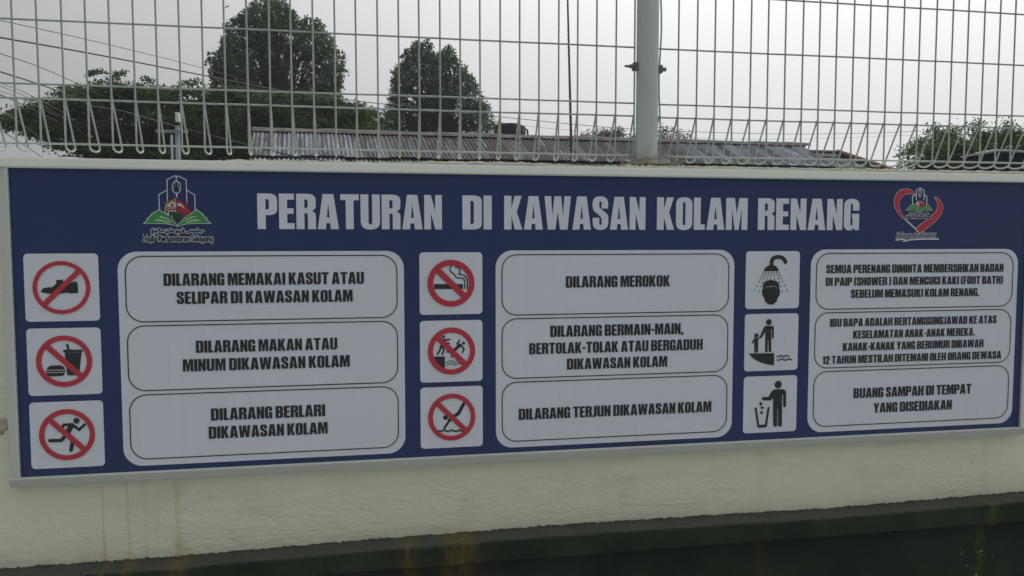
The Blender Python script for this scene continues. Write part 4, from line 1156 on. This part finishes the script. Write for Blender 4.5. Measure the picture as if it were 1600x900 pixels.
for row, (me, off, lift) in enumerate(((me1, 0.0, 0.012), (me2, L1 - 0.12, -0.030))):
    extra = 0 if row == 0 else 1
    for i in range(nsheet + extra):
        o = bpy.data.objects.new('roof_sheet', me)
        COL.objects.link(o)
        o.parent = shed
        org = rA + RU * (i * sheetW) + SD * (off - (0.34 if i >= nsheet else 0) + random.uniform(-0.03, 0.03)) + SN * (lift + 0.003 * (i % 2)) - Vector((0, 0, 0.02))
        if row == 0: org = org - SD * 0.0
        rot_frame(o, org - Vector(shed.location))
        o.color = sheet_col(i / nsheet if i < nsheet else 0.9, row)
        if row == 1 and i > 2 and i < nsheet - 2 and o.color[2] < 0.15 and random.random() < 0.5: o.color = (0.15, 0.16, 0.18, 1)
rc = MB()
n = 44
prev = None
for i in range(n + 1):
    t = i / n
    p = rA - RU * 0.03 + RU * (RLEN + 0.26) * t
    j1 = 0.017 * vnoise(t * 20, 1.6, 3); j2 = 0.016 * vnoise(t * 30, 1.2, 7)
    lowz = 0.03
    q = [p + SD * (0.10 + j2) + SN * 0.024, p + SD * 0.03 + SN * (0.03) + Vector((0, 0, 0.025 + j1)), p + Vector((0, 0, 0.062 + j1)), p - PD * 0.04 + Vector((0, 0, 0.04 + j1)), p - PD * 0.2 - Vector((0, 0, 0.06))]
    rc.v += [tuple(a) for a in q]
    if i: rc.f += [(5 * (i - 1) + k, 5 * (i - 1) + k + 1, 5 * i + k + 1, 5 * i + k) for k in range(4)]
rc.build('ridge_cap', M['ridge'], shed)
# far slope, walls
bk = MB()
e0 = rA - Vector((0, 0, 0.05)); e1 = e0 + RU * nsheet * sheetW
bs = (-PD * math.cos(SL) + Vector((0, 0, -1)) * math.sin(SL)) * 3.2
bk.add([e0, e1, e1 + bs, e0 + bs], [(0, 1, 2, 3)])
bk.build('rear_roof_slope', M['ridge'], shed)
eav = SD * (L1 + L2 - 0.45)
wb = MB()
for (a, b) in ((e0 + eav, e1 + eav), (e0 + bs * 0.9, e1 + bs * 0.9)):
    a = Vector(a) - Vector((0, 0, 0.08)); b = Vector(b) - Vector((0, 0, 0.08))
    th = PD * 0.1
    wb.add([Vector((a.x, a.y, 0)), Vector((b.x, b.y, 0)), b, a, Vector((a.x, a.y, 0)) - th, Vector((b.x, b.y, 0)) - th, b - th, a - th],
           [(0, 1, 2, 3), (5, 4, 7, 6), (0, 4, 5, 1), (3, 2, 6, 7), (0, 3, 7, 4), (1, 5, 6, 2)])
for e in (e0, e1):
    A_ = e + eav * 0.95 - Vector((0, 0, 0.1)); B_ = e + bs * 0.9 - Vector((0, 0, 0.1)); C_ = e - Vector((0, 0, 0.08))
    dd = RU * 0.1 * (1 if e is e0 else -1)
    pts_ = [Vector((A_.x, A_.y, 0)), Vector((B_.x, B_.y, 0)), B_, C_, A_]
    wb.add([p for p in pts_] + [p + dd for p in pts_], [(0, 1, 2, 3, 4), (9, 8, 7, 6, 5)] + [(k, (k + 1) % 5, 5 + (k + 1) % 5, 5 + k) for k in range(5)])
wb.build('wall', M['shedwall'], shed)

# ------------------------------------------------------------------ tiled house at the right end of the shed
Y2 = 17.0
house = empty('tiled_house', Vector((at(1330, 250, Y2).x, Y2, 0)), 'grey tiled house with a red brown hip, just right of the long corrugated shed', 'house')
ra, rb_ = at(1230, 239, Y2), at(1309, 237.5, Y2)
ra.z = rb_.z = (ra.z + rb_.z) / 2
hipend = at(1395, 268, Y2 - 2.2)
slope = Vector((0, -1, -0.62))
nrow = 12
for i in range(nrow):
    t0, t1 = i / nrow, (i + 1) / nrow
    run = 3.0
    l0 = ra + slope * run * t0; l1 = ra + slope * run * t1
    hd = (hipend - rb_) / (-(hipend.y - rb_.y)) * 1.0
    r0 = rb_ + hd * run * t0; r1 = rb_ + hd * run * t1
    r0.z = l0.z; r1.z = l1.z
    th = Vector((0, 0, 0.035))
    tm = MB()
    # a course of tiles with a scalloped lower lip
    n = max(8, int((r1 - l1).length / 0.16))
    top = [l0.lerp(r0, k / n) for k in range(n + 1)]
    bot = [l1.lerp(r1, k / n) + th + Vector((0, -0.012, 0.012 * math.cos(k * PI))) for k in range(n + 1)]
    low = [q - th * 0.9 for q in bot]
    vs = top + bot + low; m_ = n + 1
    fs = [(k, m_ + k, m_ + k + 1, k + 1) for k in range(n)] + [(m_ + k, 2 * m_ + k, 2 * m_ + k + 1, m_ + k + 1) for k in range(n)]
    tm.add(vs, fs)
    tm.build('tile_course', M['tile'], house)
hm = MB()
hv = (hipend - rb_)
for k in range(12):
    a = rb_ + hv * (k / 12) * 1.25 + Vector((0, 0, 0.05)); b = rb_ + hv * ((k + 1.15) / 12) * 1.25 + Vector((0, 0, 0.03))
    hm = MB(); hm.tube([a, b], [0.05, 0.062], 10); hm.build('hip_tile', M['hip'], house)
hs = MB(); q0 = rb_ + Vector((0.02, 0, 0.0)); q1 = rb_ + hv * 1.25 + Vector((0.02, 0, -0.05)); q2 = q1 + Vector((-0.5, 3.2, -0.0)); q3 = q0 + Vector((-0.4, 0.6, -0.1))
hs.add([q0, q1, q2, q3], [(0, 1, 2, 3)]); hs.build('side_roof_slope', M['tile'], house)
rt_ = MB(); rt_.tube([ra + Vector((0, 0, 0.02)), rb_ + Vector((0, 0, 0.02))], 0.05, 8); rt_.build('ridge_tile_row', M['tile'], house)
hw = MB(); hw.box((ra.x, Y2 - 2.3, 0), (rb_.x + 1.1, Y2 + 0.5, ra.z - 1.45)); hw.build('wall', M['plaster2'], house)

# ------------------------------------------------------------------ dark hipped roof at the right edge
Y3 = 9.0
dr = empty('dark_roofed_building', Vector((at(1600, 250, Y3).x, Y3, 0)), 'building with a dark slate blue hipped roof and pale ridge trim at the right edge', 'building')
apex = at(1556, 236.5, Y3); far = at(1760, 247, Y3 + 0.2); lo = at(1494, 273, Y3 - 0.75); loR = at(1800, 297, Y3 - 0.5)
b1 = at(1500, 247, Y3 - 0.35)
rm = MB()
backl = lo + Vector((0.1, 4.2, 0)); backr = loR + Vector((0, 5, 0))
rm.add([lo, loR, far, apex, b1, backl, backr], [(0, 1, 2, 3, 4), (4, 3, 5), (4, 5, 0), (3, 2, 6, 5)])
rm.build('roof', M['navyroof'], dr)
for a, b, r in ((b1, apex.lerp(b1, 0.6), 0.012), (apex.lerp(b1, 0.62), apex, 0.028), (apex, far, 0.024)):
    m_ = MB(); m_.tube([a + Vector((0, -0.01, 0.01)), b + Vector((0, -0.01, 0.01))], r, 8); m_.build('ridge_trim', M['paleridge'], dr)
wm_ = MB(); wm_.box((lo.x + 0.15, Y3 - 0.45, 0), (loR.x, Y3 + 2.2, lo.z - 0.02)); wm_.build('wall', M['plaster2'], dr)
gt = MB(); gt.tube([lo + Vector((-0.2, -0.02, -0.02)), loR + Vector((0, -0.02, -0.02))], 0.035, 8); gt.build('gutter', M['paleridge'], dr)
bm_ = MB(); p0 = at(1453, 253.5, Y3 - 1.0); p1 = at(1500, 254, Y3 - 0.9)
bm_.box((p0.x, p0.y - 0.04, p0.z - 0.03), (p1.x + 0.1, p1.y + 0.04, p0.z + 0.03)); bm_.build('fascia_beam', M['bark'], dr)

# ------------------------------------------------------------------ water tank
tk = empty('water_tank', Vector((at(797, 210, 16.5).x, 16.5, 0)), 'black round plastic water tank with an outlet pipe, showing above the shed ridge', 'water tank')
c = at(797, 230, 16.5); tr = 25 / FOC * (16.5 - CAM.y) * 0.98
zt = at(797, 196, 16.5).z; zb = at(797, 240, 16.5).z
tm = MB(); H = zt - zb
prof = [(tr, 0), (tr * 1.02, 0.05)]
for k in range(5): prof += [(tr, H * (0.12 + 0.15 * k)), (tr * 1.025, H * (0.16 + 0.15 * k)), (tr, H * (0.2 + 0.15 * k))]
prof += [(tr, H * 0.93), (tr * 0.97, H * 0.965), (tr * 0.6, H * 0.99), (0.28, H * 1.0), (0.28, H * 1.01)]
tm.lathe((c.x, 16.5, zb), prof, 36); tm.build('tank_body', M['tank'], tk)
li = MB(); li.lathe((c.x, 16.5, zt), [(0.26, 0.0), (0.26, 0.02), (0.2, 0.03)], 24); li.build('lid', M['tank'], tk)
pi_ = MB(); pp = [at(817, 202, 16.4), at(821, 202, 16.4), at(824, 204, 16.4), at(824.5, 211, 16.4)]
pi_.tube(spline(pp, 4), 0.022, 8); pi_.build('outlet_pipe', M['tank'], tk)
stt = MB()
for dx in (-tr * 0.7, tr * 0.7):
    for dy in (-tr * 0.7, tr * 0.7): stt.tube([(c.x + dx, 16.5 + dy, 0), (c.x + dx, 16.5 + dy, zb)], 0.05, 8)
stt.build('stand', M['pole'], tk)

# ------------------------------------------------------------------ poles
YP = 16.0
pl = empty('utility_pole', Vector((at(277, 250, YP).x, YP, 0)), 'grey concrete pole with a white box lamp on top, in front of the spreading tree', 'pole')
pa = at(277, 196, YP)
pm = MB(); pm.tube([(pa.x, YP, 0), (pa.x, YP, pa.z)], [0.062, 0.048], 14); pm.build('shaft', M['pole'], pl, True)
pm = MB(); a = at(243, 203.5, YP - 0.07); b = at(294, 210, YP - 0.07); pm.box((a.x, a.y - 0.02, b.z + 0.02), (b.x, a.y + 0.02, b.z + 0.09), 0.004); pm.build('crossarm', M['pole'], pl)
pm = MB(); pm.lathe((pa.x, YP, pa.z), [(0.05, 0), (0.07, 0.03), (0.055, 0.10), (0.03, 0.13)], 14); pm.build('lamp_base', M['bird'], pl)
pm = MB(); a = at(277.7, 180, YP); pm.box((a.x - 0.035, YP - 0.08, pa.z + 0.06), (a.x + 0.04, YP + 0.08, a.z + 0.05), 0.01); lo_ = pm.build('lamp_housing', M['lamp'], pl)
p2 = empty('short_pole', Vector((at(268, 250, YP).x, YP + 0.8, 0)), 'thin short grey pole just left of the lamp pole', 'pole')
pa = at(268, 211, YP + 0.8); pm = MB(); pm.tube([(pa.x, YP + 0.8, 0), (pa.x, YP + 0.8, pa.z)], 0.027, 10); pm.build('shaft', M['pole'], p2, True)

p3 = empty('slender_wrapped_pole', Vector((at(892, 250, 4.0).x, 4.0, 0)), 'slender leaning pole wrapped in twisted dark cable, left of the steel fence post', 'pole')
top = at(885.5, -60, 4.0); bot = at(893.5, 262, 4.0); foot = bot + (bot - top) * (bot.z / (top.z - bot.z))
pm = MB(); pm.tube([foot, bot, top], [0.016, 0.011, 0.0058], 12); pm.build('shaft', M['twist'], p3, True)
hx = []
L_ = (top - bot)
for k in range(420):
    t = k / 419; c = bot.lerp(top, t); r = 0.0115 * (1 - t) + 0.0062 * t; an = k * 0.75
    hx.append(c + Vector((math.cos(an) * r, math.sin(an) * r, 0)))
pm = MB(); pm.tube(hx, 0.0022, 4); pm.build('cable_wrap', M['cable_grey'], p3)

# ------------------------------------------------------------------ overhead cables
CABLES = [
    ([(-60, 50, 9), (0, 58.6, 9.5), (165, 88, 12), (329, 120, 15), (430, 140, 17), (524, 154, 19), (651, 168, 22), (800, 184.5, 26), (993, 202, 30), (1200, 209, 34), (1355, 208, 37), (1500, 202, 40), (1700, 192, 44)], 0.0125, 'cable', 'thick black overhead cable crossing the whole view, lowest above the shed'),
    ([(-60, 18, 9), (0, 31.8, 9.5), (115, 57, 11), (220, 82, 13), (323, 108, 15), (400, 130, 17)], 0.0055, 'cable', 'thin overhead wire above the thick black cable, running down to the tall tree'),
    ([(-60, 64, 8), (0, 83.8, 8.5), (60, 104, 10), (115, 128, 12), (160, 150, 14)], 0.0055, 'cable', 'thin overhead wire under the thick black cable, running into the spreading tree'),
    ([(-60, 92, 7.5), (0, 112, 8), (50, 128, 9.5), (95, 144, 11), (150, 168, 13)], 0.0095, 'cable', 'thick black service cable entering the left side of the spreading tree'),
    ([(-60, 102, 7.5), (0, 129, 8), (50, 150, 10), (110, 182, 12)], 0.0045, 'cable_grey', 'uppermost of the thin grey wires at the left edge below the service cable'),
    ([(-60, 108, 7.5), (0, 134, 8), (50, 156, 10), (110, 190, 12)], 0.0045, 'cable_grey', 'middle of the thin grey wires at the left edge below the service cable'),
    ([(-60, 122, 7.5), (0, 142, 8), (30, 153, 10), (90, 182, 12)], 0.0045, 'cable_grey', 'lowest of the thin grey wires at the left edge below the service cable'),
    ([(-60, 126, 7), (0, 148, 7.5), (30, 161, 9), (90, 190, 12)], 0.007, 'cable', 'black wire meeting the lower left of the spreading tree above the loose drop wires'),
    ([(-60, 150, 6), (0, 174, 6.5), (25, 188, 7.5), (60, 214, 9), (110, 260, 11)], 0.0045, 'cable_grey', 'upper loose drop wire at the left edge, falling behind the sign'),
    ([(-60, 170, 6), (0, 203, 6.5), (30, 222, 7.5), (62, 243, 9), (100, 270, 11)], 0.0045, 'cable_grey', 'lower loose drop wire at the left edge, falling behind the sign'),
    ([(150, 166, 13), (200, 175.8, 14), (271.7, 196.5, 15.8), (297, 203, 15.7), (340, 214, 14.5), (390, 227, 13.2), (430, 240, 12)], 0.006, 'cable_grey', 'pale wire running over the lamp pole down to the shed roof'),
    ([(395, 228, 10.2), (415, 233.3, 10.2), (462, 244.5, 10.0), (500, 250.5, 9.9), (560, 262, 9.6)], 0.009, 'cable', 'black cable drooping in front of the left end of the shed roof'),
    ([(690, 176, 24), (800, 194, 26), (930, 207, 28), (1060, 215, 30), (1200, 217.5, 33), (1300, 216, 36), (1400, 212, 38), (1560, 206, 41)], 0.006, 'cable_grey', 'thin grey wire below the thick cable above the shed ridge'),
    ([(1400, 255, 10), (1424, 249, 10.2), (1470, 243, 10.5), (1540, 240, 11)], 0.006, 'cable', 'short black wire reaching the dark roofed building through the small tree'),
]
for pts, r, mt, lb in CABLES:
    w = MB(); w.tube(spline([at(*q) for q in pts], 6), r, 5)
    tag(w.build('overhead_cable', M[mt], smooth=True), lb, 'cable', 'overhead cables behind the fence')

# ------------------------------------------------------------------ bird
bc = at(354.5, 10.5, 26)
bd = empty('bird', bc, 'small dark bird in flight in the sky left of the tall tree', 'bird')
k = 0.055
bb = MB()
bb.tube([bc + Vector(q) * k for q in ((-1.3, 0, -0.7), (-0.6, 0, -0.3), (0.1, 0, 0.05), (0.7, 0, 0.35), (1.05, 0, 0.45))], [0.004, 0.015, 0.02, 0.013, 0.004], 10)
bb.tube([bc + Vector((1.0, 0, 0.42)) * k, bc + Vector((1.35, 0, 0.45)) * k], [0.005, 0.001], 6)
bb.build('body', M['bird'], bd, True)
for sy in (-1, 1):
    ws = MB()
    w0 = [(0.3, 0.15 * sy, 0.2), (0.9, 0.9 * sy, 0.9), (1.5, 1.9 * sy, 0.75), (0.7, 1.3 * sy, 0.55), (-0.3, 0.15 * sy, 0.0)]
    ws.add([bc + Vector(q) * k for q in w0] + [bc + (Vector(q) - Vector((0, 0, 0.08))) * k for q in w0], [(0, 1, 2, 3, 4), (9, 8, 7, 6, 5)] + [(q, (q + 1) % 5, 5 + (q + 1) % 5, 5 + q) for q in range(5)])
    ws.build('wing', M['bird'], bd)
tl = MB(); tl.add([bc + Vector(q) * k for q in ((-1.2, 0.1, -0.62), (-1.2, -0.1, -0.62), (-2.0, -0.3, -1.1), (-2.0, 0.3, -1.1))], [(0, 1, 2, 3)]); tl.build('tail', M['bird'], bd)


# ------------------------------------------------------------------ trees
def leaves(name, centers, spread, n_per, size, mat, parent, droop=0.2):
    C_ = np.asarray(centers, float)
    N_ = len(C_) * n_per
    base = np.repeat(C_, n_per, axis=0) + rng.normal(0, 1, (N_, 3)) * np.repeat(np.asarray(spread, float).reshape(-1, 3) if np.ndim(spread) > 1 else np.tile(spread, (len(C_), 1)), n_per, axis=0)
    d = rng.normal(0, 1, (N_, 3)); d[:, 2] -= droop; d /= np.linalg.norm(d, axis=1)[:, None]
    e = rng.normal(0, 1, (N_, 3)); e -= (e * d).sum(1)[:, None] * d; e /= np.linalg.norm(e, axis=1)[:, None]
    s_ = size * rng.uniform(0.6, 1.3, N_)[:, None]
    nn = np.cross(d, e)
    v0 = base; v1 = base + d * s_ * 0.5 + e * s_ * 0.27 + nn * s_ * 0.08; v2 = base + d * s_; v3 = base + d * s_ * 0.5 - e * s_ * 0.27 + nn * s_ * 0.08
    V = np.stack([v0, v1, v2, v3], 1).reshape(-1, 3)
    me = bpy.data.meshes.new(name)
    me.vertices.add(len(V)); me.vertices.foreach_set('co', V.ravel().astype(np.float32))
    me.loops.add(N_ * 4); me.loops.foreach_set('vertex_index', np.arange(N_ * 4, dtype=np.int32))
    me.polygons.add(N_); me.polygons.foreach_set('loop_start', np.arange(0, N_ * 4, 4, dtype=np.int32))
    me.update(calc_edges=True)
    o = link(name, me, mat, parent)
    o['kind'] = 'stuff'
    return o


def blobs_to_clumps(blobs, Y, depth, dens, shell=0.45):
    """blobs given where the photograph shows them, at the tree's own distance"""
    out_ = []; cen = []
    for (u, v, ru, rv) in blobs:
        yy = Y + rng.uniform(-0.5, 0.5) * depth
        c = at(u, v, yy); k = (yy - CAM.y) / FOC / math.cos(0.18)
        rx, rz = ru * k, rv * k; ry = (rx + rz) / 2
        cen.append(c)
        n = max(4, int(dens * (ru * rv) / 100))
        for _ in range(n):
            q = rng.normal(0, 1, 3); q /= np.linalg.norm(q)
            rr = shell + (1 - shell) * rng.uniform(0, 1) ** 0.6
            out_.append((c.x + q[0] * rx * rr, c.y + q[1] * ry * rr, c.z + q[2] * rz * rr))
    return out_, cen


def branches(mb, foot, fork, tips, r0, r1):
    """trunk from foot to fork, limbs from points up the trunk to the tips"""
    mb.tube(spline([foot, foot.lerp(fork, 0.5) + Vector((0.1, 0.1, 0)), fork], 5), [r0 + (r1 - r0) * k / 10 for k in range(11)], 10)
    for t in tips:
        t = Vector(t); s_ = foot.lerp(fork, random.uniform(0.72, 1.0))
        m_ = s_.lerp(t, 0.5) + Vector((random.uniform(-.3, .3), random.uniform(-.3, .3), 0.12 * (t - s_).length))
        pts = spline([s_, m_, t], 5); rr = r1 * random.uniform(0.35, 0.6)
        mb.tube(pts, [rr * (1 - 0.85 * k / (len(pts) - 1)) for k in range(len(pts))], 6)
        for _ in range(3):
            a = pts[random.randrange(4, len(pts) - 1)]; b = a + Vector((random.uniform(-1, 1), random.uniform(-1, 1), random.uniform(-.2, 1))) * 0.12 * (t - s_).length
            mb.tube([a, a.lerp(b, .5) + Vector((0, 0, .05)), b], [rr * 0.35, rr * 0.22, rr * 0.06], 5)


def tree(name, label, cat, blobs, Y, depth, trunk_u, fork_v, r0, leafmat, size, dens, n_per, spread, group=None, shell=0.45, foot_v=None, extra_tips=()):
    fx = at(trunk_u, 300, Y)
    foot = Vector((fx.x, Y, 0)); fork = at(trunk_u, fork_v, Y)
    t = empty(name, foot, label, cat, group)
    cl, cen = blobs_to_clumps(blobs, Y, depth, dens, shell)
    mb = MB(); branches(mb, foot, fork, cen + [Vector(cl[i]) for i in range(0, len(cl), max(1, len(cl) // 24))] + list(extra_tips), r0, r0 * 0.6)
    mb.build('trunk', M['bark'], t)
    leaves('crown', cl, spread, n_per, size, leafmat, t)
    return t


TG = 'trees beyond the fence'


def inside(poly, u, v):
    r = False; n = len(poly)
    for i in range(n):
        (x0, y0), (x1, y1) = poly[i], poly[(i + 1) % n]
        if (y0 > v) != (y1 > v) and u < (x1 - x0) * (v - y0) / (y1 - y0) + x0: r = not r
    return r


def edge_dist(poly, u, v):
    best = 1e9; n = len(poly)
    for i in range(n):
        (x0, y0), (x1, y1) = poly[i], poly[(i + 1) % n]
        dx, dy = x1 - x0, y1 - y0; L = dx * dx + dy * dy
        t = max(0, min(1, ((u - x0) * dx + (v - y0) * dy) / L)) if L else 0
        best = min(best, math.hypot(u - x0 - t * dx, v - y0 - t * dy))
    return best


def crown_tree(name, label, outline, holes, Y, rb, trunk_u, r0, mat, size, per, seed):
    """a crown of many rounded leaf masses laid over the front and the back of a hollow ovoid"""
    random.seed(seed)
    k = (Y - CAM.y) / FOC
    foot = Vector((at(trunk_u, 300, Y).x, Y, 0)); fork = at(trunk_u, 205, Y)
    t = empty(name, foot, label, 'tree', TG)
    us = [p[0] for p in outline]; vs = [p[1] for p in outline]
    pts = []
    tries = 0
    while tries < 9000:
        tries += 1
        u = random.uniform(min(us), max(us)); v = random.uniform(min(vs), max(vs))
        if not inside(outline, u, v): continue
        d = edge_dist(outline, u, v); r = rb * random.choice((0.45, 0.6, 0.8, 1.0, 1.2))
        if d < r * 0.8: continue
        if any(math.hypot((u - a) / (q * 0.9 + 0.45 * r), (v - b) / (w * 0.9 + 0.45 * r)) < 1 and random.random() < 0.95 for a, b, q, w in holes): continue
        side = 1 if random.random() < 0.42 else -1
        if any(math.hypot(u - p[0], v - p[1]) < 0.74 * (r + p[2]) * 0.62 and side == p[3] for p in pts): continue
        pts.append((u, v, r, side, d))
    pos, nrm = [], []
    cen = []
    for (u, v, r, side, d) in pts:
        yo = side * math.sqrt(max(d - r * 0.5, 0)) * math.sqrt(60) * k * 0.9
        c_ = at(u, v, Y + yo); cen.append(c_); R_ = r * k
        for _ in range(int(per * (r / rb) ** 2)):
            q = np.array([random.gauss(0, 1) for _ in range(3)]); q /= np.linalg.norm(q)
            if q[2] < -0.3 and random.random() < 0.6: continue
            rr = R_ * random.uniform(0.72, 1.08) * (1 + 0.16 * math.sin(q[0] * 7 + u) * math.sin(q[2] * 8 + v))
            pos.append((c_.x + q[0] * rr, c_.y + q[1] * rr, c_.z + q[2] * rr * 0.9))
    mb = MB(); branches(mb, foot, fork, [q for i, q in enumerate(cen) if i % 3 == 0], r0, r0 * 0.5)
    mb.build('trunk', M['bark'], t)
    leaves('crown', pos, (0.05, 0.05, 0.04), 5, size, mat, t, 0.0)
    return t


A_OUT = [(414, -8), (442, -6), (452, 10), (466, 20), (473, 36), (479, 26), (494, 27), (508, 42), (516, 52), (527, 70), (538, 90), (543, 116), (538, 136), (536, 160), (560, 210), (330, 210), (332, 132), (322, 110), (326, 86), (340, 82), (347, 66), (354, 42), (367, 28), (386, 10), (402, 2)]
A_HOLE = [(402, 98, 11, 9), (435, 96, 9, 15), (470, 112, 9, 20), (440, 132, 14, 9), (410, 122, 8, 6), (388, 118, 7, 8), (498, 100, 6, 8), (470, 142, 18, 5), (455, 60, 5, 7), (418, 150, 20, 5), (378, 58, 5, 6)]
crown_tree('tall_tree', 'tallest dark rounded tree, its crown reaching the top of the picture', A_OUT, A_HOLE, 42, 15, 440, 0.45, M['leaf_a'], 0.145, 84, 21)
B_OUT = [(663, 59), (675, 66), (684, 84), (690, 80), (701, 68), (713, 80), (719, 99), (738, 112), (747, 138), (762, 155), (775, 188), (772, 215), (590, 215), (594, 190), (600, 170), (608, 146), (610, 114), (625, 96), (633, 79), (648, 65)]
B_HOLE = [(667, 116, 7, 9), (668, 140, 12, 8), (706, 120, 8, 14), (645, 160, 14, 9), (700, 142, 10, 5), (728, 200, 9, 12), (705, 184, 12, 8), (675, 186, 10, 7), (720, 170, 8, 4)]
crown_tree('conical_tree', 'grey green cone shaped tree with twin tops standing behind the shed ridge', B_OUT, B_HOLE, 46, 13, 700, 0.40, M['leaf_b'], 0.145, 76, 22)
# spreading rain tree: flat layered pads
RB = []
edge = lerp_tab([(0, 188), (30, 180), (55, 160), (95, 150), (100, 138), (150, 134), (190, 128), (250, 134), (330, 136), (420, 140), (500, 150), (560, 165), (592, 185)])
random.seed(3)
for i in range(120):
    u = random.uniform(8, 585); e_ = edge(u)
    v = random.uniform(e_ + 8, 235 if u > 110 else 215)
    if u < 60 and v > 205: continue
    RB.append((u, v, random.uniform(18, 34), random.uniform(7, 12)))
for u in range(20, 585, 26): RB.append((u, edge(u) + 9, random.uniform(16, 24), 6))
RB += [(u_, 240, 34, 10) for u_ in range(170, 420, 40)] + [(118, 232, 26, 9), (150, 238, 22, 8), (572, 178, 18, 6), (588, 190, 12, 5), (560, 200, 30, 16), (590, 212, 16, 14)]
ft = Vector((at(250, 300, 30).x, 30, 0))
rt = empty('spreading_tree', ft, 'broad flat topped dark tree filling the left behind the lamp pole', 'tree', TG)
cl, cen = blobs_to_clumps(RB, 30, 5, 7.5, 0.2)
mb = MB(); branches(mb, ft, at(240, 262, 30), cen[::5] + [Vector(cl[i]) for i in range(0, len(cl), max(1, len(cl) // 30))], 0.45, 0.28)
for (u0, v0, u1, v1) in ((155, 139, 145, 118), (180, 135, 187, 118), (240, 138, 233, 126), (300, 138, 302, 128)):
    mb.tube([at(u0, v0, 30), at((u0 + u1) / 2 + 2, (v0 + v1) / 2, 30), at(u1, v1, 30)], [0.02, 0.014, 0.006], 5)
for (u0, v0, u1, v1, r) in ((200, 262, 60, 226, 0.07), (180, 258, 90, 244, 0.05), (330, 262, 392, 236, 0.06), (320, 262, 300, 236, 0.05), (140, 248, 66, 212, 0.03)):
    mb.tube(spline([at(u0, v0, 29), at((u0 + u1) / 2, (v0 + v1) / 2 - 5, 29), at(u1, v1, 29)], 5), [r * (1 - 0.08 * k) for k in range(11)], 6)
mb.build('trunk', M['bark'], rt)
SPR = []
for (u, v, ru, rv) in ((148, 113, 15, 3), (140, 117, 8, 2), (158, 112, 8, 2.5), (187, 116, 13, 4), (180, 122, 12, 4), (194, 113, 6, 2), (233, 126, 12, 4), (228, 123, 6, 2), (302, 127, 12, 4), (290, 131, 14, 3), (98, 137, 7, 3), (12, 182, 12, 5), (585, 178, 12, 3), (560, 165, 14, 4)):
    for _ in range(int(ru * 1.1)):
        p = at(u + random.gauss(0, ru * 0.5), v + random.gauss(0, rv * 0.45), 30 + random.gauss(0, 0.3)); SPR.append(tuple(p))
leaves('crown', cl, (0.22, 0.25, 0.07), 40, 0.135, M['leaf_c'], rt, 0.0)
leaves('sprig', SPR, (0.07, 0.07, 0.025), 7, 0.11, M['leaf_c'], rt, 0.0)

D_BL = [(1440, 228, 18, 12), (1418, 236, 12, 6), (1476, 218, 24, 16), (1500, 238, 36, 22), (1528, 200, 9, 8), (1532, 222, 26, 18), (1574, 218, 22, 16), (1604, 228, 30, 22), (1412, 259, 9, 4), (1450, 256, 26, 10), (1573, 198, 8, 6), (1458, 204, 7, 5), (1486, 202, 7, 5),
        (1640, 215, 30, 26), (1680, 235, 30, 26), (1430, 258, 14, 5), (1550, 245, 30, 14), (1462, 238, 20, 16)]
tree('leafy_small_tree', 'fresh green small tree behind the dark roofed building at the right', 'tree', D_BL, 15, 2, 1540, 275, 0.14, M['leaf_d'], 0.075, 12, 26, (0.10, 0.12, 0.075), TG, 0.35)
E_BL = [(935, 210, 14, 7), (955, 212, 18, 6), (968, 209, 8, 6), (918, 215, 10, 3), (992, 216, 8, 4)]
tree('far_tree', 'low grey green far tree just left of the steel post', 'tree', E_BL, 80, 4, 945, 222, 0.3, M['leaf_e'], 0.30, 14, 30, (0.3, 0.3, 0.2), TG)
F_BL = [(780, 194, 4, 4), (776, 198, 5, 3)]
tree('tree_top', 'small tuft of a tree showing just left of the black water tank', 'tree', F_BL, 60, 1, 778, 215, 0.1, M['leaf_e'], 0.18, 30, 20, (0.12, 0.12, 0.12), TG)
# sparse shrub right of the post
sb = empty('sparse_shrub', Vector((at(1040, 300, 22).x, 22, 0)), 'nearly bare twiggy shrub showing above the ridge right of the steel post', 'shrub')
mb = MB(); tips = []
fp_ = at(1042, 300, 22); fp_.z = 0
for i in range(46):
    u = random.gauss(1042, 13) if i < 32 else random.gauss(1066, 8); v = random.uniform(196, 216) if u < 1056 else random.uniform(206, 218)
    a = at(1042 + (u - 1042) * 0.5, 226, 22); b = at(u, v, 22 + random.uniform(-.4, .4))
    mb.tube([a, a.lerp(b, 0.6) + Vector((random.uniform(-.08, .08), 0, 0)), b], [0.012, 0.008, 0.004], 4); tips += [tuple(b), tuple(a.lerp(b, 0.8))]
mb.tube([fp_, at(1042, 228, 22)], [0.06, 0.03], 8)
mb.build('trunk', M['bark'], sb)
leaves('crown', tips, (0.07, 0.07, 0.06), 5, 0.07, M['leaf_e'], sb)

# ------------------------------------------------------------------ the hazy air over the whole place
hz, nth, ph = new_mat('thin_daylight_haze')
nth.nodes.remove(ph)
pv = nth.nodes.new('ShaderNodeVolumePrincipled')
pv.inputs['Color'].default_value = (0.92, 0.96, 1.0, 1)
pv.inputs['Density'].default_value = HAZE
pv.inputs['Anisotropy'].default_value = 0.0
nth.links.new(pv.outputs[0], nth.nodes['Material Output'].inputs['Volume'])
hb = MB(); hb.box((-70, -14, -1.0), (110, 100, 22.0))
ho = hb.build('haze', hz)
tag(ho, 'thin pale haze in the air over the whole place', 'haze', kind='stuff')
